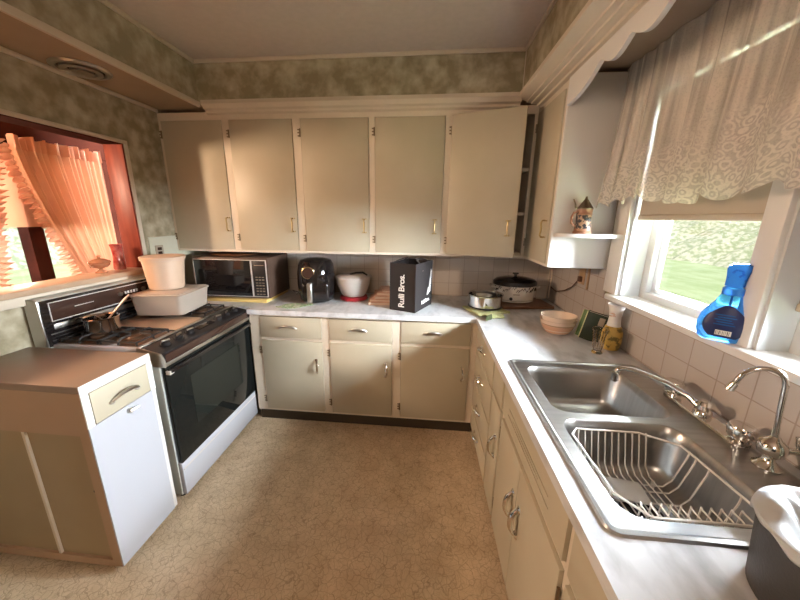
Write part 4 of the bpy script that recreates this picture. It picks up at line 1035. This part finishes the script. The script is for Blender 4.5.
# ceiling vent in the left soffit underside
vt = thing('ceiling_vent', 'round metal diffuser set in the underside of the left soffit', 'vent', (-2.175, -.375, ZS))
MB().lathe([(.120, 0), (.124, -.004), (.116, -.012), (.098, -.014), (.092, -.004)], (-2.175, -.375, ZS), 40).build('outer_ring', M['dullchrome'], vt)
MB().lathe([(.082, -.004), (.086, -.016), (.062, -.020), (.056, -.008)], (-2.175, -.375, ZS), 40).build('middle_ring', M['dullchrome'], vt)
MB().lathe([(.046, -.010), (.048, -.024), (.024, -.028), (0, -.028)], (-2.175, -.375, ZS), 32).build('centre_cone', M['dullchrome'], vt)
MB().lathe([(.095, -.001), (.095, -.003), (0, -.003)], (-2.175, -.375, ZS), 32).build('vent_throat', M['black'], vt)
v_ = MB()
for a in (0, 60, 120): 
    ca, sa = math.cos(math.radians(a)), math.sin(math.radians(a)); v_.tube([(-2.175-ca*.1, -.375-sa*.1, ZS-.006), (-2.175+ca*.1, -.375+sa*.1, ZS-.006)], .003, 6)
v_.build('strut', M['pewter'], vt)

# ------------------------------------------------------------------ dining room beyond the pass-through
DX = -3.40
DY0, DY1 = -2.6, 1.35
struct(B(DX-.1, XL-WT, DY0, DY1, -.05, 0).build('floor_dining', M['tan']))
struct(B(DX-.1, XL-WT, DY0, DY1, ZC, ZC+.08).build('ceiling_dining', M['dinwall']))
GY0, GY1, GZ0, GZ1 = -.42, .72, .80, 1.98
w = MB().box(DX-.1, DX, GY1, DY1, 0, ZC).box(DX-.1, DX, DY0, GY0, 0, ZC).box(DX-.1, DX, GY0, GY1, 0, GZ0).box(DX-.1, DX, GY0, GY1, GZ1, ZC)
struct(w.build('wall_dining', M['wooddark'], smooth=False))
struct(B(DX-.1, XL-WT, DY1, DY1+.1, 0, ZC).build('wall_dining_back', M['wood2']))
struct(B(DX-.1, XL-WT, DY0-.1, DY0, 0, ZC).build('wall_dining_front', M['dinwall']))
o = struct(MB().box(DX-.1, DX+.01, GY0-.06, GY0, GZ0, GZ1).box(DX-.1, DX+.01, GY1, GY1+.06, GZ0, GZ1).box(DX-.08, DX+.012, .10, .20, GZ0, GZ1).build('window_3', M['wooddark'], smooth=False))
B(DX-.06, DX-.056, GY0, GY1, GZ0, GZ1).build('window_pane', M['pane'], o, smooth=False)
t = thing('roller_blind', 'peach roller blind behind the ruffled dining room curtains', 'window blind', (DX+.02, .15, 1.45))
B(DX+.016, DX+.019, GY0, GY1, 1.46, GZ1+.05).build('shade_cloth', M['peach'], t)
# curtains: two ruffled tie-back panels
def panel(name, label, yc_top0, yc_top1, yb0, yb1, edge):
    """gathered panel from the rod (y top0..top1) narrowing along a swag to the tie-back (y b0..b1)"""
    t = thing(name, label, 'curtain', (DX+.08, (yc_top0+yc_top1)/2, .8), 0, None)
    nf = 15
    zt = 2.035
    def f(u, v):
        sw = v**1.35 if edge > 0 else v**1.35
        y0 = yc_top0+(yb0-yc_top0)*sw; y1 = yc_top1+(yb1-yc_top1)*(v**.9)
        y = y0+(y1-y0)*u
        x = DX+(.075 if edge > 0 else .185)+.034*math.sin(2*PI*nf*u+1.5*math.sin(7*u))+.012*math.sin(2*PI*nf*.37*u)
        z = zt-1.22*v+.012*math.sin(2*PI*5*u)*(1-v)
        return (x, y, z)
    MB().grid(f, 220, 40).build('curtain_cloth', M['peach'], t)
    def ruf(u, v):
        p = f(0 if edge > 0 else 1, u*.92); k = 2*PI*31*u
        w_ = (.052+.010*math.sin(2*PI*7.3*u))*v*edge*-1
        return (p[0]+.022*math.sin(k+2*v)*(.4+v)+.012, p[1]+w_+.010*math.sin(k+1+3*math.sin(9*u))*v, p[2]-.015*v+.012*math.cos(k)*v)
    MB().grid(ruf, 330, 6).build('ruffle', M['peachruf'], t)
    def head(u, v):
        p = f(u, 0); return (p[0]+.01+.012*math.sin(2*PI*22*u), p[1], zt-.03+.085*v+.014*math.sin(2*PI*6.3*u)*v)
    MB().grid(head, 160, 4).build('heading_ruffle', M['peachruf'], t)
panel('ruffled_curtain', 'peach ruffled curtain panel swept right, beside the red wood jamb', .06, .70, .45, .70, 1)
panel('ruffled_curtain', 'peach ruffled curtain panel at the left edge of the pass-through', -.94, -.125, -.94, -.325, -1)
o = MB().cyl((DX+.014, -.9, 2.055), (DX+.014, .95, 2.055), .008).build('curtain_rod', M['wooddark']); tag(o, 'dark curtain rod over the peach dining room curtains', 'curtain rod')

# covered candy dish and ruby vase on the pass-through sill
cdx, cdy, cdz = XL-.075, -.300, 1.2035
cd = thing('candy_dish', 'covered footed glass dish on the pass-through sill', 'dish', (cdx, cdy, cdz))
MB().lathe([(0, 0), (.030, 0), (.032, .003), (.018, .012), (.010, .022), (.012, .028)], (cdx, cdy, cdz), 28).build('dish_foot', M['candy'], cd)
MB().lathe([(.012, .026), (.038, .036), (.050, .052), (.052, .062), (.047, .062), (.034, .042), (0, .034)], (cdx, cdy, cdz), 28).build('dish_bowl', M['candy'], cd)
ld = MB().lathe([(.050, .063), (.056, .066), (.050, .074), (.026, .086), (.008, .090), (.008, .098), (.012, .102), (.008, .108), (0, .109)], (cdx, cdy, cdz), 28).build('dish_lid', M['candy'], cd)
for sg in (-1, 1): MB().tube([(cdx, cdy+sg*.050, cdz+.058), (cdx, cdy+sg*.064, cdz+.054), (cdx, cdy+sg*.060, cdz+.042), (cdx, cdy+sg*.044, cdz+.046)], .004, 8).build('dish_handle', M['candy'], cd)
rvx, rvy = XL-.085, -.165
rv = MB().lathe([(0, 0), (.030, 0), (.034, .01), (.030, .05), (.026, .10), (.030, .14), (.036, .165), (.033, .165), (.024, .13), (.022, .05), (0, .02)], (rvx, rvy, cdz), 28).build('ruby_vase', M['redglass']); tag(rv, 'red patterned glass vase on the sill against the red wood jamb', 'vase')

# ------------------------------------------------------------------ outdoors
def terrain(u, v):
    x = -16+u*45; y = -16+v*40
    z = -.55+.03*math.sin(x*1.3)*math.cos(y)
    return (x, y, z)
struct(MB().grid(terrain, 90, 60).build('lawn', M['lawn']))
def hill(u, v):
    y = -14+v*44; x = 13+.35*math.sin(y*.6)+u*14; z = -.75+4.6*min(1, u*1.5)**.8+.22*math.sin(3*y+5*u)*u**.3+.18*math.sin(7*y+11*u)
    return (x, y, z)
struct(MB().grid(hill, 40, 90).build('hillside', M['hill']))
def hill2(u, v):
    y = -10+v*30; return (-17-u*8, y, -.7+4.5*min(1, u*1.5)**.8+.2*math.sin(3*y+5*u)*u**.3)
struct(MB().grid(hill2, 14, 40).build('hillside_left', M['hill']))
t = thing('tree_trunk', 'grey weathered stump on the grassy slope seen through the window', 'tree', (12.6, 11.4, -.55))
MB().tube([(12.6, 11.4, -.6), (12.6, 11.45, .3), (12.7, 11.5, 1.1)], [.30, .24, .20], 10).build('trunk', M['bark'], t)
MB().tube([(12.62, 11.45, .5), (12.4, 11.0, 1.0)], [.12, .07], 8).build('branch', M['bark'], t)

# ------------------------------------------------------------------ lights
def area(name, loc, tgt, sx, sy, e, col):
    l = bpy.data.lights.new(name, 'AREA'); l.shape = 'RECTANGLE'; l.size = sx; l.size_y = sy; l.energy = e; l.color = col
    o = bpy.data.objects.new(name, l); COL.objects.link(o); o.location = loc
    o.rotation_euler = (Vector(tgt)-Vector(loc)).to_track_quat('-Z', 'Y').to_euler(); return o
def point(name, loc, r, e, col):
    l = bpy.data.lights.new(name, 'POINT'); l.shadow_soft_size = r; l.energy = e; l.color = col
    o = bpy.data.objects.new(name, l); COL.objects.link(o); o.location = loc; return o
area('daylight_kitchen_window', (4.6, -.4, 2.6), (.6, -.8, 1.3), 8.5, 3.0, 14500, (.84, .93, 1.0))
area('daylight_dining_window', (DX-.9, .15, 1.9), (DX+.3, .15, 1.4), 1.6, 1.6, 130, (1.0, .93, .84))
point('dining_lamp', (DX+.16, -1.02, 1.88), .12, 215, (1.0, .71, .48))
point('warm_fill', (-.75, -3.2, 2.15), .20, 26, (1.0, .80, .64))  # unseen fill point added behind the camera to lift the warm ambient
sun = bpy.data.lights.new('sun', 'SUN'); sun.energy = 2.3; sun.angle = .03; sun.color = (1, .97, .9)
so = bpy.data.objects.new('sun', sun); COL.objects.link(so); so.rotation_euler = Vector((.35, .75, -1)).to_track_quat('-Z', 'Y').to_euler()

wd = bpy.data.worlds.new('sky'); sc.world = wd; wd.use_nodes = True
bgn = wd.node_tree.nodes['Background']; bgn.inputs[0].default_value = (.80, .90, 1.0, 1); bgn.inputs[1].default_value = .9

# ------------------------------------------------------------------ camera
pitch, yaw, roll, f = -.2438, -.0934, .010, 315.434
cp, sp, cw, sw = math.cos(pitch), math.sin(pitch), math.cos(yaw), math.sin(yaw)
F = Vector((sw*cp, cw*cp, sp)); Rr = Vector((cw, -sw, 0)); U = Rr.cross(F)
c, s = math.cos(roll), math.sin(roll)
R2 = Rr*c+U*s; U2 = U*c-Rr*s
cam = bpy.data.cameras.new('camera'); cam.sensor_width = 36; cam.lens = 36*f/800; cam.shift_x = 5.31/800; cam.shift_y = -3.9/800; cam.clip_start = .02
co = bpy.data.objects.new('camera', cam); COL.objects.link(co)
mtx = Matrix((R2, U2, -F)).transposed().to_4x4(); mtx.translation = (-.3823, -2.0711, 1.556); co.matrix_world = mtx
sc.camera = co
sc.view_settings.view_transform = 'Standard'; sc.view_settings.look = 'None'; sc.view_settings.gamma = 1; sc.view_settings.use_curve_mapping = False
sc.view_settings.exposure = 0.35
